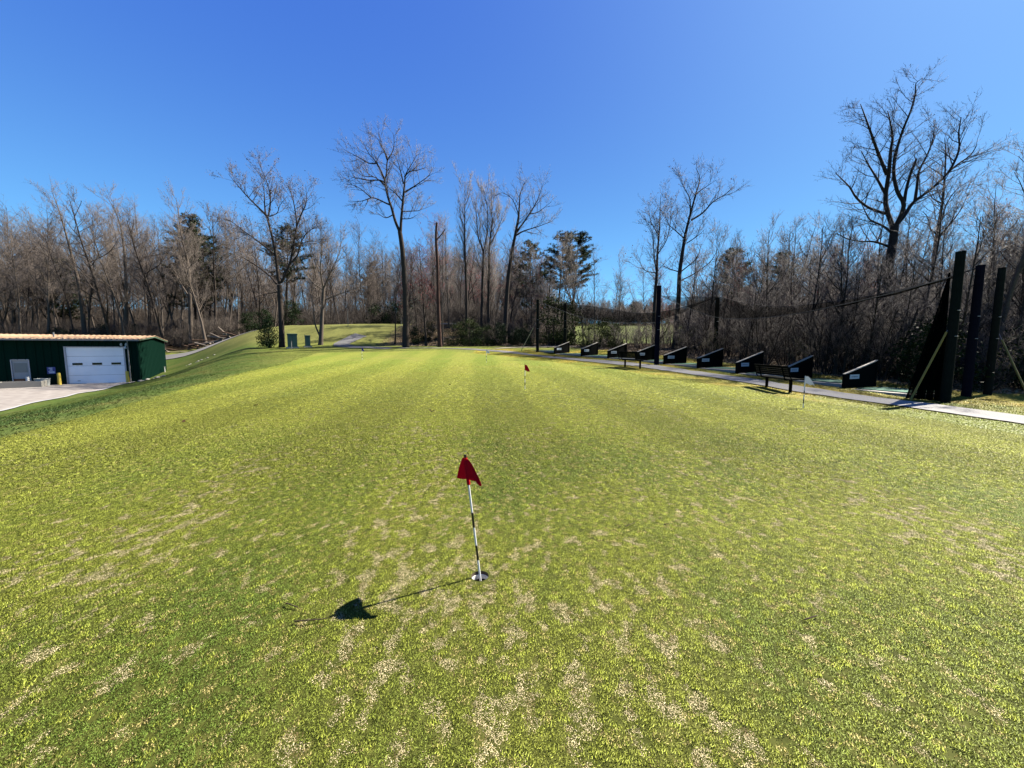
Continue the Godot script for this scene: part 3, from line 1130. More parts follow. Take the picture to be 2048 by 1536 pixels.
func build_flags() -> void:
	var at := on(HOLE.x, HOLE.z)
	at.y = ground(HOLE.x - 0.06, HOLE.z)
	var f := putting_flag("nearest putting flag, crumpled red cloth on a black striped white stick", at, "red", Color(0.50, 0.006, 0.02), 0.12, 0.086, 0.122, 0.55)
	f.rotation_degrees = Vector3(0, 4, 6.2)
	var loop := Buf.new()
	var arc := PackedVector3Array()
	for k in 9:
		var a := -0.6 + k * 0.5
		arc.append(Vector3(0.012 * cos(a) + 0.002, 0.818 + 0.012 * sin(a), 0))
	loop.tube(arc, 0.0012, 0.001, 5)
	part("hook", loop.mesh(), plain("steel", Color(0.6, 0.6, 0.6), 0.3, 0.9), f)
	# the cup, sunk into the turf below its rim of soil
	var cup := thing("hole_cup", "white plastic hole cup sunk in the turf at the nearest flag", "golf hole", at)
	var soil := Buf.new()
	var liner := Buf.new()
	var floor_ := Buf.new()
	var ring := 40
	for k in ring:
		var a := TAU * k / ring
		var b := TAU * (k + 1) / ring
		var p := Vector3(cos(a), 0, sin(a))
		var q := Vector3(cos(b), 0, sin(b))
		var dn := Vector3.DOWN
		soil.quad(p * 0.0558 + dn * 0.024, p * 0.0558 + dn * -0.001, q * 0.0558 + dn * -0.001, q * 0.0558 + dn * 0.024)
		liner.quad(p * 0.0525 + dn * 0.15, p * 0.0525 + dn * 0.022, q * 0.0525 + dn * 0.022, q * 0.0525 + dn * 0.15)
		liner.quad(p * 0.0525 + dn * 0.022, p * 0.0562 + dn * 0.022, q * 0.0562 + dn * 0.022, q * 0.0525 + dn * 0.022)
		floor_.tri(Vector3(0, -0.05, 0), p * 0.0524 + dn * 0.05, q * 0.0524 + dn * 0.05, Vector3.UP)
	part("liner", liner.mesh(), plain("liner_white", Color(0.88, 0.88, 0.86), 0.4), cup)
	part("bottom", floor_.mesh(), plain("cup_bottom", lin(0.012, 0.012, 0.012), 0.9), cup)
	part("soil_rim", soil.mesh(), plain("soil", lin(0.06, 0.042, 0.025), 0.95), cup)
	putting_flag("small dark red flag far out in the middle of the green", on(0.42, -12.4), "red", Color(0.55, 0.008, 0.025), 0.3, 0.13, 0.19)
	putting_flag("white flag at the right of the green in front of the dark bench", on(7.2, -9.4), "white", Color(0.75, 0.75, 0.74), -0.2, 0.14, 0.18)
	putting_flag("pale flag with a dark half near the bend of the gravel path", on(-1.6, -24.0), "white", Color(0.75, 0.75, 0.74), 0.4, 0.2, 0.18)
	putting_flag("blue flag on a yellowish stick at the far left end of the green", on(-10.4, -26.7), "blue", Color(0.012, 0.016, 0.32), 0.2, 0.2, 0.18)

# ---------------------------------------------------------------- the driving range
func bench_mesh_parts(o: Node3D) -> void:
	var dark := plain("bench_metal", lin(0.004, 0.005, 0.0045), 0.9)
	for x: float in [-0.62, 0.62]:
		var lg := Buf.new()
		lg.box(Vector3(x, 0.2, 0), Vector3(0.07, 0.5, 0.07))
		lg.box(Vector3(x, 0.41, 0), Vector3(0.05, 0.04, 0.4))
		part("leg", lg.mesh(), dark, o)
		var br := Buf.new()
		br.tube(PackedVector3Array([Vector3(x, 0.4, 0.12), Vector3(x, 0.46, 0.22), Vector3(x, 0.64, 0.27), Vector3(x, 0.84, 0.33)]), 0.022, 0.022, 6)
		part("back_bracket", br.mesh(), dark, o)
	for k in 6:
		var s := Buf.new()
		s.box(Vector3(0, 0.445, -0.2 + k * 0.068), Vector3(1.8, 0.022, 0.058))
		part("slat", s.mesh(), dark, o)
	for z: float in [-0.24, 0.18]:
		var seat_edge := Buf.new()
		seat_edge.tube(PackedVector3Array([Vector3(-0.9, 0.43, z), Vector3(0.9, 0.43, z)]), 0.018, 0.018, 6)
		part("seat_rail", seat_edge.mesh(), dark, o)
	for k in 5:
		var s := Buf.new()
		var t := k / 4.0
		s.box(Vector3(0, lerpf(0.56, 0.82, t), lerpf(0.225, 0.30, t)), Vector3(1.8, 0.058, 0.02), Basis(Vector3.RIGHT, 0.28))
		part("back_slat", s.mesh(), dark, o)
	var be := Buf.new()
	for x: float in [-0.9, 0.9]:
		be.tube(PackedVector3Array([Vector3(x, 0.43, 0.16), Vector3(x, 0.5, 0.22), Vector3(x, 0.86, 0.325)]), 0.018, 0.018, 6)
	be.tube(PackedVector3Array([Vector3(-0.9, 0.86, 0.325), Vector3(0.9, 0.86, 0.325)]), 0.018, 0.018, 6)
	part("back_frame", be.mesh(), dark, o).set_meta("kind", "stuff")

const BAYS := [12.75, 14.7, 12.0, 16.8, 11.0, 18.8, 10.1, 20.9, 9.05, 22.9, 8.0, 24.9, 6.7, 26.9, 5.2, 28.9, 3.4, 30.9]

func build_range() -> void:
	# benches with their backs to the green
	var b := thing("bench", "dark slatted metal bench nearest the white flag", "bench", on(9.33, -13.4), 0.0, "benches beside the gravel path")
	bench_mesh_parts(b)
	b.rotation.y = -PI / 2 - 0.02
	b.position.y = ground(9.33, -13.4)
	var b2 := again(b, "bench", on(6.55, -20.9), -PI / 2 + 0.38, 1.0)
	tag(b2, "dark slatted metal bench standing before the tall blue net pole", "bench", "benches beside the gravel path")
	# the slanted boards between the bays
	var mesh_dark := plain("divider_board", lin(0.004, 0.005, 0.005), 0.9)
	var wood := plain("rail_weathered", lin(0.30, 0.28, 0.25), 0.8)
	var plate := plain("plate", lin(0.5, 0.55, 0.62), 0.5)
	var print_ := plain("plate_print", lin(0.16, 0.2, 0.26), 0.6)
	var concrete := plain("concrete", Color(1, 1, 1), 0.9)
	concrete.albedo_color = lin(0.74, 0.74, 0.74)
	tri_map(concrete, noise_tex(41, 0.03, 512, lin(0.20, 0.19, 0.17), lin(0.36, 0.34, 0.31), 5), 0.5)
	var green := plain("range_turf", Color(1, 1, 1), 0.95)
	green.albedo_color = lin(0.74, 0.74, 0.74)
	tri_map(green, noise_tex(42, 0.08, 256, lin(0.012, 0.08, 0.05), lin(0.03, 0.15, 0.095), 4), 1.2)
	var words := ["first", "second", "third", "fourth", "fifth", "sixth", "seventh", "eighth", "ninth"]
	var n := BAYS.size() / 2
	var proto: Node3D = null
	for k in n:
		var x: float = BAYS[k * 2]
		var z: float = -BAYS[k * 2 + 1]
		var kk := mini(k, n - 2)
		var run := Vector2(BAYS[kk * 2 + 2] - BAYS[kk * 2], -(BAYS[kk * 2 + 3] - BAYS[kk * 2 + 1])).normalized()
		if k > 0 and k < n - 1:
			run = Vector2(BAYS[k * 2 + 2] - BAYS[k * 2 - 2], -(BAYS[k * 2 + 3] - BAYS[k * 2 - 1])).normalized()
		var turn := atan2(run.x, -run.y) * -1.0      # local +x points away from the path
		var at := on(x, z)
		var label := "black slanted bay board with white plate, %s from the right end of the range" % words[k]
		if k == 0:
			label = "black slanted bay board with white plate, nearest the tall net posts"
		elif k == n - 1:
			label = "black slanted bay board with white plate, farthest along the path by the end pole"
		if proto == null:
			proto = thing("bay_divider", label, "divider", at, turn, "boards between the driving bays")
			var p := Buf.new()
			var t := 0.03
			var f0 := Vector3(0, 0.0, 0)
			var f1 := Vector3(0, 0.52, 0)
			var k1 := Vector3(1.9, 1.02, 0)
			var k0 := Vector3(1.9, 0.0, 0)
			var dz := Vector3(0, 0, t)
			p.quad(f0 + dz, f1 + dz, k1 + dz, k0 + dz)
			p.quad(k0 - dz, k1 - dz, f1 - dz, f0 - dz)
			p.quad(f1 + dz, f1 - dz, k1 - dz, k1 + dz)
			p.quad(f0 - dz, f1 - dz, f1 + dz, f0 + dz)
			p.quad(k0 + dz, k1 + dz, k1 - dz, k0 - dz)
			part("board", p.mesh(), mesh_dark, proto)
			var r := Buf.new()
			var ang := atan2(0.5, 1.9)
			r.box(Vector3(0.95, 0.79, 0), Vector3(2.0, 0.035, 0.09), Basis(Vector3.BACK, ang))
			part("top_rail", r.mesh(), wood, proto)
			for px: float in [0.03, 1.87]:
				var q := Buf.new()
				q.box(Vector3(px, 0.25 if px < 1.0 else 0.49, 0), Vector3(0.09, 0.6 if px < 1.0 else 1.08, 0.1))
				part("post", q.mesh(), mesh_dark, proto)
			var s := Buf.new()
			s.box(Vector3(0.56, 0.43, t + 0.006), Vector3(0.56, 0.17, 0.008))
			var sp := part("plate", s.mesh(), plate, proto)
			var l := Buf.new()
			for m in 5:
				l.box(Vector3(0.40 + m * 0.075, 0.43, t + 0.0115), Vector3(0.05, 0.05 - 0.01 * (m % 2), 0.003))
			part("lettering", l.mesh(), print_, sp).set_meta("kind", "stuff")
		else:
			var o := again(proto, "bay_divider", at, turn + rng.randf_range(-0.07, 0.07), rng.randf_range(0.96, 1.04))
			tag(o, label, "divider", "boards between the driving bays")
	# one slab and one mat in each bay
	for k in n:
		var x: float = BAYS[k * 2]
		var z: float = -BAYS[k * 2 + 1]
		var j := mini(k + 1, n - 1)
		var step := Vector2(BAYS[j * 2] - x, -BAYS[j * 2 + 1] - z) if k < n - 1 else Vector2(-1.9, -2.0)
		if k == 0:
			slab_and_mat(Vector2(x, z), Vector2(0.7, 2.1), "right of the nearest bay board", concrete, green)
		slab_and_mat(Vector2(x, z), step, "beyond the %s bay board from the right end" % words[k], concrete, green)

func slab_and_mat(a: Vector2, step: Vector2, where: String, concrete: Material, green: Material) -> void:
	var run := step.normalized()
	var out := Vector2(-run.y, run.x)
	if out.x < 0.0:
		out = -out
	var c := a + step * 0.5 + out * 1.0
	var turn := atan2(-out.y, out.x)
	var o := thing("tee_slab", "concrete tee slab " + where, "slab", on(c.x, c.y, 0.0), turn, "concrete slabs under the tee mats")
	var b := Buf.new()
	b.box(Vector3(0, 0.0, 0), Vector3(1.95, 0.14, step.length() - 0.16))
	part("slab", b.mesh(), concrete, o)
	var mt := thing("tee_mat", "green artificial turf tee mat " + where, "mat", on(c.x, c.y, 0.071), turn, "green mats of the driving bays")
	var m := Buf.new()
	m.box(Vector3(0.12, 0.015, 0), Vector3(1.5, 0.03, step.length() - 0.5))
	part("mat", m.mesh(), green, mt)
	for s: float in [-1.0, 1.0]:
		var rim := Buf.new()
		rim.box(Vector3(0.12, 0.0175, s * (step.length() * 0.5 - 0.235)), Vector3(1.54, 0.035, 0.024))
		part("border", rim.mesh(), plain("mat_edge", lin(0.02, 0.03, 0.025), 0.9), mt)

func pole(label: String, base: Vector3, tall: float, w: float, mat: StandardMaterial3D) -> Node3D:
	var o := thing("net_pole", label, "pole", base, 0.0, "poles that carry the range net")
	if mat.albedo_texture == null:
		tri_map(mat, noise_tex(61, 0.06, 256, lin(0.45, 0.45, 0.45), lin(1.0, 1.0, 1.0), 4), 1.0, false)
		mat.uv1_scale = Vector3(3.0, 0.3, 3.0)
	var p := Buf.new()
	p.tube(PackedVector3Array([Vector3(0, -0.5, 0), Vector3(0, tall * 0.5, 0), Vector3(0, tall, 0)]), w * 0.5, w * 0.44, 12)
	p.spike(Vector3(0, tall, 0), Vector3(0, tall + 0.02, 0), w * 0.44)
	part("shaft", p.mesh(), mat, o)
	var cap := Buf.new()
	cap.tube(PackedVector3Array([Vector3(0, tall - 0.02, 0), Vector3(0, tall + 0.012, 0)]), w * 0.46, w * 0.46, 12)
	part("cap", cap.mesh(), mat, o)
	for y: float in [0.45, 0.62]:
		var st := Buf.new()
		st.tube(PackedVector3Array([Vector3(-w * 0.2, tall * y, w * 0.44), Vector3(w * 0.2, tall * y, w * 0.44)]), 0.012, 0.012, 5)
		part("staple", st.mesh(), plain("steel", Color(0.6, 0.6, 0.6), 0.3, 0.9), o)
	return o

func net_panel(label: String, front: Array, rear: Array, sag: float, mat: Material, rope: Material) -> void:
	var o := thing("range_net", label, "net", Vector3.ZERO, 0.0, "sagging net panels over the driving bays")
	var fc := Curve3D.new()
	var rc := Curve3D.new()
	for l: Array in [[front, fc], [rear, rc]]:
		var src: Array = l[0]
		var cv: Curve3D = l[1]
		for k in src.size():
			var t := Vector3.ZERO
			if k > 0 and k < src.size() - 1:
				t = (src[k + 1] - src[k - 1]) / 6.0
			cv.add_point(src[k], -t, t)
	var nu := 48
	var nv := 12
	var b := Buf.new()
	var fl := PackedVector3Array()
	var rl := PackedVector3Array()
	for k in nu + 1:
		var a := fc.sample_baked(fc.get_baked_length() * k / nu)
		var e := rc.sample_baked(rc.get_baked_length() * k / nu)
		fl.append(a)
		rl.append(e)
		for j in nv + 1:
			var t := float(j) / nv
			var p := a.lerp(e, t)
			p.y -= sag * 4.0 * t * (1.0 - t) * (0.5 + 0.5 * sin(PI * k / nu)) - 0.05 * sin(k * 0.9 + j * 1.1) * sin(PI * t)
			b.v.append(p)
			b.n.append(Vector3.UP)
			b.c.append(Color(1, 1, 1))
	for k in nu:
		for j in nv:
			var p := k * (nv + 1) + j
			var q := p + nv + 1
			b.i.append_array(PackedInt32Array([p, q, q + 1, p, q + 1, p + 1]))
	var st := SurfaceTool.new()
	st.create_from(b.mesh(), 0)
	st.generate_normals()
	part("netting", st.commit(), mat, o)
	var r1 := Buf.new()
	r1.tube(fl, 0.014, 0.014, 5)
	part("rope", r1.mesh(), rope, o)
	var r2 := Buf.new()
	r2.tube(rl, 0.014, 0.014, 5)
	part("rope", r2.mesh(), rope, o)

func build_net() -> void:
	var blue := plain("pole_blue_black", lin(0.009, 0.009, 0.017), 0.9)
	var dark := plain("pole_dark", lin(0.018, 0.020, 0.016), 0.9)
	pole("dark end pole of the net where the gravel path bends", on(2.12, -32.0), 4.25, 0.26, dark)
	pole("dark rear net pole behind the farthest bay boards", on(4.8, -35.0), 4.1, 0.3, dark)
	pole("tall blue-black net pole standing between the far bench and the bays", on(8.5, -22.6), 4.55, 0.29, blue)
	pole("dark rear net pole in the brush beyond the middle bays", on(13.7, -26.0), 4.1, 0.3, dark)
	pole("tallest dark green net post, at the right end of the range by the path", on(13.42, -11.8), 4.55, 0.25, plain("pole_green", lin(0.011, 0.015, 0.012), 0.9))
	pole("blue-black net post just behind the tallest post at the right end", on(16.2, -13.6), 4.55, 0.26, blue)
	pole("dark net post furthest to the right with a yellow guy guard", on(17.7, -14.2), 4.6, 0.23, dark)
	var net := plain("netting", Color(0.012, 0.014, 0.013, 0.58), 1.0)
	net.metallic_specular = 0.0
	net.transparency = BaseMaterial3D.TRANSPARENCY_ALPHA
	net.cull_mode = BaseMaterial3D.CULL_DISABLED
	var rope := plain("rope", lin(0.03, 0.03, 0.03), 0.8)
	net_panel("dark sagging net panel between the end pole and the tall blue pole",
		[Vector3(2.15, 5.2, -32.0), Vector3(3.53, 4.46, -30.2), Vector3(4.8, 3.78, -28.5), Vector3(6.05, 3.3, -26.7), Vector3(7.28, 3.05, -25.0), Vector3(8.4, 2.94, -22.75)],
		[Vector3(4.8, 5.3, -35.0), Vector3(6.22, 5.05, -33.2), Vector3(7.85, 4.56, -31.2), Vector3(9.61, 4.06, -29.2), Vector3(11.51, 4.19, -27.5), Vector3(13.6, 4.86, -26.0)], 0.15, net, rope)
	net_panel("dark sagging net panel between the tall blue pole and the right end posts",
		[Vector3(8.58, 4.44, -22.45), Vector3(9.19, 3.73, -21.0), Vector3(10.08, 2.99, -19.3), Vector3(10.91, 2.8, -17.8), Vector3(11.64, 2.85, -16.0), Vector3(12.31, 3.09, -14.2), Vector3(12.8, 3.33, -12.9), Vector3(13.3, 3.6, -11.9)],
		[Vector3(13.65, 4.86, -25.9), Vector3(14.52, 4.24, -24.3), Vector3(15.34, 3.82, -22.3), Vector3(15.8, 3.75, -20.0), Vector3(16.17, 3.81, -17.4), Vector3(16.32, 4.0, -15.3), Vector3(16.15, 4.23, -13.7)], 0.1, net, rope)
	# the part of the net that hangs gathered beside the tallest post
	var fold := plain("netting_gathered", Color(0.02, 0.03, 0.025, 0.92), 1.0)
	fold.metallic_specular = 0.0
	fold.transparency = BaseMaterial3D.TRANSPARENCY_ALPHA
	fold.cull_mode = BaseMaterial3D.CULL_DISABLED
	var o := thing("gathered_net", "dark net hanging gathered in folds against the tallest green post", "net", Vector3.ZERO)
	var b := Buf.new()
	var top := Vector3(13.32, 3.75, -11.95)
	var nu := 40
	for j in 15:
		var t := j / 14.0
		for k in nu + 1:
			var u := float(k) / nu
			var foot := on(lerpf(12.85, 13.75, u), lerpf(-12.4, -12.15, u), 0.02)
			var p := top.lerp(foot, t)
			var w := t * (0.10 + 0.05 * sin(u * 17.0))
			p += Vector3(0.03 * sin(u * 38.0), 0, sin(u * 46.0 + 3.0 * sin(t * 2.0)) * w)
			b.v.append(p)
			b.n.append(Vector3.BACK)
			b.c.append(Color(1, 1, 1))
	for j in 14:
		for k in nu:
			var p := j * (nu + 1) + k
			var q := p + nu + 1
			b.i.append_array(PackedInt32Array([p, p + 1, q + 1, p, q + 1, q]))
	var st := SurfaceTool.new()
	st.create_from(b.mesh(), 0)
	st.generate_normals()
	part("netting", st.commit(), fold, o)
	# yellow guards on the guy wires
	var yellow := plain("guard_yellow", lin(0.20, 0.15, 0.018), 0.7)
	guy("yellow guy wire guard leaning in front of the gathered net", on(12.55, -12.0), Vector3(13.3, 1.95, -11.85), yellow)
	guy("yellow guy wire guard at the right edge beside the last post", on(17.2, -12.6), Vector3(17.75, 1.75, -14.0), yellow)
	guy("thin pale guy wire guard leaning beside the end pole", on(0.75, -32.4), Vector3(1.75, 3.1, -32.1), plain("guard_pale", lin(0.40, 0.34, 0.16), 0.6))

func guy(label: String, foot: Vector3, head: Vector3, mat: Material) -> void:
	var o := thing("guy_guard", label, "guy wire", foot, 0.0, "guy wires of the net poles")
	var d := head - foot
	var b := Buf.new()
	b.tube(PackedVector3Array([d * -0.03, d * 0.5, d]), 0.028, 0.028, 8)
	part("guard", b.mesh(), mat, o)
	var w := Buf.new()
	w.tube(PackedVector3Array([d, d * 1.25]), 0.006, 0.006, 5)
	part("wire", w.mesh(), plain("steel", Color(0.6, 0.6, 0.6), 0.3, 0.9), o)

# ---------------------------------------------------------------- the shed and its yard
func ribs(a: float, b: float, y0: Callable, y1: Callable, pitch: float, depth: float) -> Buf:
	# a ribbed metal sheet in the x-y plane that faces +z, from x = a to b
	var u := Buf.new()
	var x := a
	while x < b - 0.001:
		var e := minf(x + pitch, b)
		var xs := [x, x + pitch * 0.72, x + pitch * 0.80, x + pitch * 0.92, x + pitch]
		var zs := [0.0, 0.0, depth, depth, 0.0]
		for k in 4:
			var p: float = minf(xs[k], e)
			var q: float = minf(xs[k + 1], e)
			if q - p < 0.001:
				continue
			u.quad(Vector3(p, y0.call(p), zs[k]), Vector3(p, y1.call(p), zs[k]), Vector3(q, y1.call(q), zs[k + 1]), Vector3(q, y0.call(q), zs[k + 1]))
		x = e
	return u

func boxes(called: Array, at_size: Array, mat: Material, parent: Node) -> void:
	for k in called.size():
		var b := Buf.new()
		b.box(at_size[k * 2], at_size[k * 2 + 1])
		part(called[k], b.mesh(), mat, parent)

func build_shed() -> void:
	var at := Vector3(-31.1, -1.47, -32.0)
	var o := thing("metal_shed", "dark green ribbed metal shed with white roll-up door", "shed", at, asin(0.515))
	var turn := o.rotation.y
	var green := plain("shed_green", lin(0.0038, 0.0195, 0.013), 0.9)
	var zero := func(_x: float) -> float: return -0.35
	var flat := func(_x: float) -> float: return 3.55
	var above := func(_x: float) -> float: return 3.02
	var lintel := func(_x: float) -> float: return 2.05
	# front wall in the pieces that leave the two door openings free
	var f := Buf.new()
	for r: Array in [[-14.0, -6.95, zero, flat], [-6.95, -6.05, lintel, flat], [-6.05, -4.2, zero, flat], [-4.2, -0.75, above, flat], [-0.75, 0.0, zero, flat]]:
		var w := ribs(r[0], r[1], r[2], r[3], 0.4, 0.05)
		var off := f.v.size()
		f.v.append_array(w.v)
		f.n.append_array(w.n)
		f.c.append_array(w.c)
		for k in w.i:
			f.i.append(k + off)
	part("front_wall", f.mesh(), green, o)
	var peak := func(x: float) -> float: return 3.55 + 0.42 * (1.0 - absf(x - 4.3) / 4.3)
	var e := ribs(0.0, 8.6, zero, peak, 0.43, 0.07)
	var ew := part("end_wall", e.mesh(), green, o)
	ew.transform = Transform3D(Basis(Vector3(0, 0, -1), Vector3.UP, Vector3(1, 0, 0)), Vector3(0.002, 0, 0))
	boxes(["back_wall", "far_end_wall"], [Vector3(-7, 1.6, -8.6), Vector3(14, 3.9, 0.1), Vector3(-13.95, 1.6, -4.3), Vector3(0.1, 3.9, 8.48)], green, o)
	for zt: float in [0.02, -8.6]:
		boxes(["corner_trim"], [Vector3(0.02, 1.62, zt), Vector3(0.09, 3.95, 0.1)], green, o)
	# the shallow roof: ribbed sheets, rusty towards the left, bare metal at the right end
	var rust := plain("roof_rusty", Color(1, 1, 1), 0.7)
	rust.albedo_color = lin(0.74, 0.74, 0.74)
	tri_map(rust, noise_tex(51, 0.02, 512, lin(0.16, 0.075, 0.03), lin(0.42, 0.32, 0.21), 5), 0.25)
	var roof := Buf.new()
	var x := -14.2
	while x < 0.2:
		for s in 2:
			var y0 := 3.6
			var y1 := 4.02
			var z0 := 0.5 if s == 0 else -8.85
			for g: Array in [[0.0, 0.22, 0.0, 0.0], [0.22, 0.25, 0.0, 0.04], [0.25, 0.3, 0.04, 0.04], [0.3, 0.33, 0.04, 0.0]]:
				var a := Vector3(x + g[0], y0 + g[2], z0)
				var b := Vector3(x + g[1], y0 + g[3], z0)
				var c := Vector3(x + g[1], y1 + g[3], -4.3)
				var d := Vector3(x + g[0], y1 + g[2], -4.3)
				if s == 0:
					roof.quad(a, d, c, b)
				else:
					roof.quad(d, a, b, c)
		x += 0.33
	var rf := part("roof", roof.mesh(), rust, o)
	var fas := Buf.new()
	fas.box(Vector3(-7.0, 3.55, 0.47), Vector3(14.5, 0.12, 0.06))
	part("eave_trim", fas.mesh(), plain("eave", lin(0.2, 0.2, 0.19), 0.6), rf)
	for s: float in [-1.0, 1.0]:
		var gb := Buf.new()
		gb.box(Vector3(0.22, 3.77, -4.3 + s * 2.28), Vector3(0.1, 0.16, 4.72), Basis(Vector3.RIGHT, s * 0.08))
		part("gable_trim", gb.mesh(), plain("gable_green", lin(0.05, 0.09, 0.06), 0.6), rf)
	var vent := Buf.new()
	vent.tube(PackedVector3Array([Vector3(-5.05, 3.5, -1.2), Vector3(-5.05, 4.15, -1.2)]), 0.05, 0.05, 8)
	part("vent_pipe", vent.mesh(), plain("steel_dull", Color(0.55, 0.55, 0.55), 0.5, 0.6), rf)
	# the roll-up door: four sections, three small panes
	var white := plain("door_white", Color(1, 1, 1), 0.5)
	tri_map(white, noise_tex(52, 0.008, 256, lin(0.66, 0.67, 0.70), lin(0.80, 0.81, 0.83), 3), 0.3)
	var door := Node3D.new()
	door.name = "garage_door"
	o.add_child(door, true)
	for k in 4:
		var s := Buf.new()
		s.box(Vector3(-2.475, 0.385 + k * 0.75, -0.08), Vector3(3.4, 0.735, 0.05))
		s.box(Vector3(-2.475, 0.39 + k * 0.75, -0.052), Vector3(3.3, 0.6, 0.012))
		part("door_section", s.mesh(), white, door)
	for k in 3:
		var fr := Buf.new()
		fr.box(Vector3(-3.55 + k * 1.1, 1.66, -0.042), Vector3(0.56, 0.17, 0.03))
		part("window_frame", fr.mesh(), plain("window_rubber", lin(0.02, 0.02, 0.02), 0.6), door)
		var pn := Buf.new()
		pn.box(Vector3(-3.55 + k * 1.1, 1.66, -0.026), Vector3(0.5, 0.11, 0.01))
		part("pane", pn.mesh(), plain("pane_dark", lin(0.01, 0.011, 0.013), 0.08), door)
	var hd := Buf.new()
	hd.box(Vector3(-3.55, 0.34, -0.03), Vector3(0.16, 0.03, 0.04))
	part("door_handle", hd.mesh(), plain("stick_black", Color(0.03, 0.03, 0.03), 0.4), door)
	boxes(["door_jamb", "door_jamb", "door_head"], [Vector3(-4.15, 1.485, 0.0), Vector3(0.09, 2.97, 0.1), Vector3(-0.8, 1.485, 0.0), Vector3(0.09, 2.97, 0.1), Vector3(-2.475, 3.0, 0.0), Vector3(3.45, 0.06, 0.1)], plain("frame_grey", lin(0.42, 0.42, 0.44), 0.5), o)
	# the walk-in door with its rusted foot
	var ed := Buf.new()
	ed.box(Vector3(-6.5, 1.33, -0.04), Vector3(0.84, 1.4, 0.05))
	var edr := part("entry_door", ed.mesh(), plain("door_grey", lin(0.30, 0.32, 0.33), 0.6), o)
	var foot := Buf.new()
	foot.box(Vector3(-6.5, 0.32, -0.042), Vector3(0.84, 0.6, 0.05))
	part("kick_plate", foot.mesh(), plain("rust", lin(0.16, 0.06, 0.025), 0.85), edr)
	var glass := Buf.new()
	glass.box(Vector3(-6.5, 1.45, -0.012), Vector3(0.66, 0.7, 0.01))
	part("pane", glass.mesh(), plain("pane_dusty", lin(0.16, 0.18, 0.18), 0.35), edr)
	boxes(["entry_jamb", "entry_jamb", "entry_head"], [Vector3(-6.94, 1.02, 0.0), Vector3(0.05, 2.08, 0.1), Vector3(-6.06, 1.02, 0.0), Vector3(0.05, 2.08, 0.1), Vector3(-6.5, 2.05, 0.0), Vector3(0.83, 0.05, 0.1)], plain("frame_grey", lin(0.42, 0.42, 0.44), 0.5), o)
	var dsp := Buf.new()
	dsp.box(Vector3(-0.55, 1.75, 0.08), Vector3(0.07, 3.5, 0.07))
	part("downspout", dsp.mesh(), plain("spout", lin(0.20, 0.20, 0.19), 0.5), o)
	for p: Vector3 in [Vector3(-0.92, 3.24, 0.14), Vector3(-0.62, 3.24, 0.16), Vector3(-0.68, 2.98, 0.18)]:
		var l := Buf.new()
		l.tube(PackedVector3Array([p + Vector3(0, 0.06, -0.1), p, p + Vector3(0.02, -0.1, 0.07)]), 0.045, 0.085, 9)
		l.spike(p + Vector3(0.02, -0.1, 0.07), p + Vector3(0.022, -0.115, 0.08), 0.085)
		part("floodlight", l.mesh(), plain("lamp_white", lin(0.75, 0.75, 0.72), 0.4), o)
	var basis_ := Basis(Vector3.UP, turn)
	var place := func(p: Vector3) -> Vector3:
		var q: Vector3 = at + basis_ * p
		return on(q.x, q.z)
	# the blue notice beside the entry door; its words cannot be read
	var sg := thing("notice_sign", "small blue notice with white lines on the shed wall", "sign", at + basis_ * Vector3(-4.95, 1.2, 0.045), turn)
	var sb := Buf.new()
	sb.box(Vector3.ZERO, Vector3(0.44, 0.52, 0.014))
	part("plate", sb.mesh(), plain("sign_blue", lin(0.012, 0.03, 0.22), 0.45), sg)
	var sl := Buf.new()
	for r: Array in [[-0.03, 0.18, 0.2, 0.05], [-0.01, 0.09, 0.14, 0.03], [-0.01, 0.02, 0.16, 0.04], [0.0, -0.08, 0.32, 0.04], [0.02, -0.17, 0.3, 0.06]]:
		sl.box(Vector3(r[0], r[1], 0.0085), Vector3(r[2], r[3], 0.003))
	part("lettering", sl.mesh(), plain("sign_white", lin(0.6, 0.65, 0.75), 0.5), sg).set_meta("kind", "stuff")
	# bollards
	var yel := plain("bollard_yellow", lin(0.62, 0.46, 0.06), 0.6)
	var k2 := 0
	for p: Vector3 in [Vector3(-4.42, 0, 0.55), Vector3(-0.62, 0, 0.55)]:
		var bo := thing("bollard", ["yellow bollard at the left of the white garage door", "yellow bollard at the right of the white garage door"][k2], "bollard", place.call(p), 0.0, "yellow bollards at the garage door")
		k2 += 1
		var bb := Buf.new()
		bb.tube(PackedVector3Array([Vector3(0, -0.3, 0), Vector3(0, 0.9, 0)]), 0.1, 0.1, 14)
		part("post", bb.mesh(), yel, bo)
		var bc := Buf.new()
		bc.tube(PackedVector3Array([Vector3(0, 0.9, 0), Vector3(0, 0.94, 0), Vector3(0, 0.96, 0)]), 0.1, 0.03, 14, 2.0)
		bc.spike(Vector3(0, 0.955, 0), Vector3(0, 0.965, 0), 0.04)
		part("cap", bc.mesh(), yel, bo)
	# tub, planter box, white post
	var tub := thing("metal_tub", "round grey galvanised tub beside the concrete box", "tub", place.call(Vector3(-5.15, 0, 0.95)))
	var tb := Buf.new()
	tb.tube(PackedVector3Array([Vector3(0, -0.02, 0), Vector3(0, 0.3, 0), Vector3(0, 0.56, 0)]), 0.34, 0.4, 18)
	part("side", tb.mesh(), plain("galvanised", lin(0.30, 0.32, 0.32), 0.45, 0.5), tub)
	var rimb := Buf.new()
	var arc := PackedVector3Array()
	for k in 19:
		arc.append(Vector3(cos(TAU * k / 18.0) * 0.41, 0.56, sin(TAU * k / 18.0) * 0.41))
	rimb.tube(arc, 0.02, 0.02, 5)
	part("rim", rimb.mesh(), plain("galvanised", lin(0.30, 0.32, 0.32), 0.45, 0.5), tub)
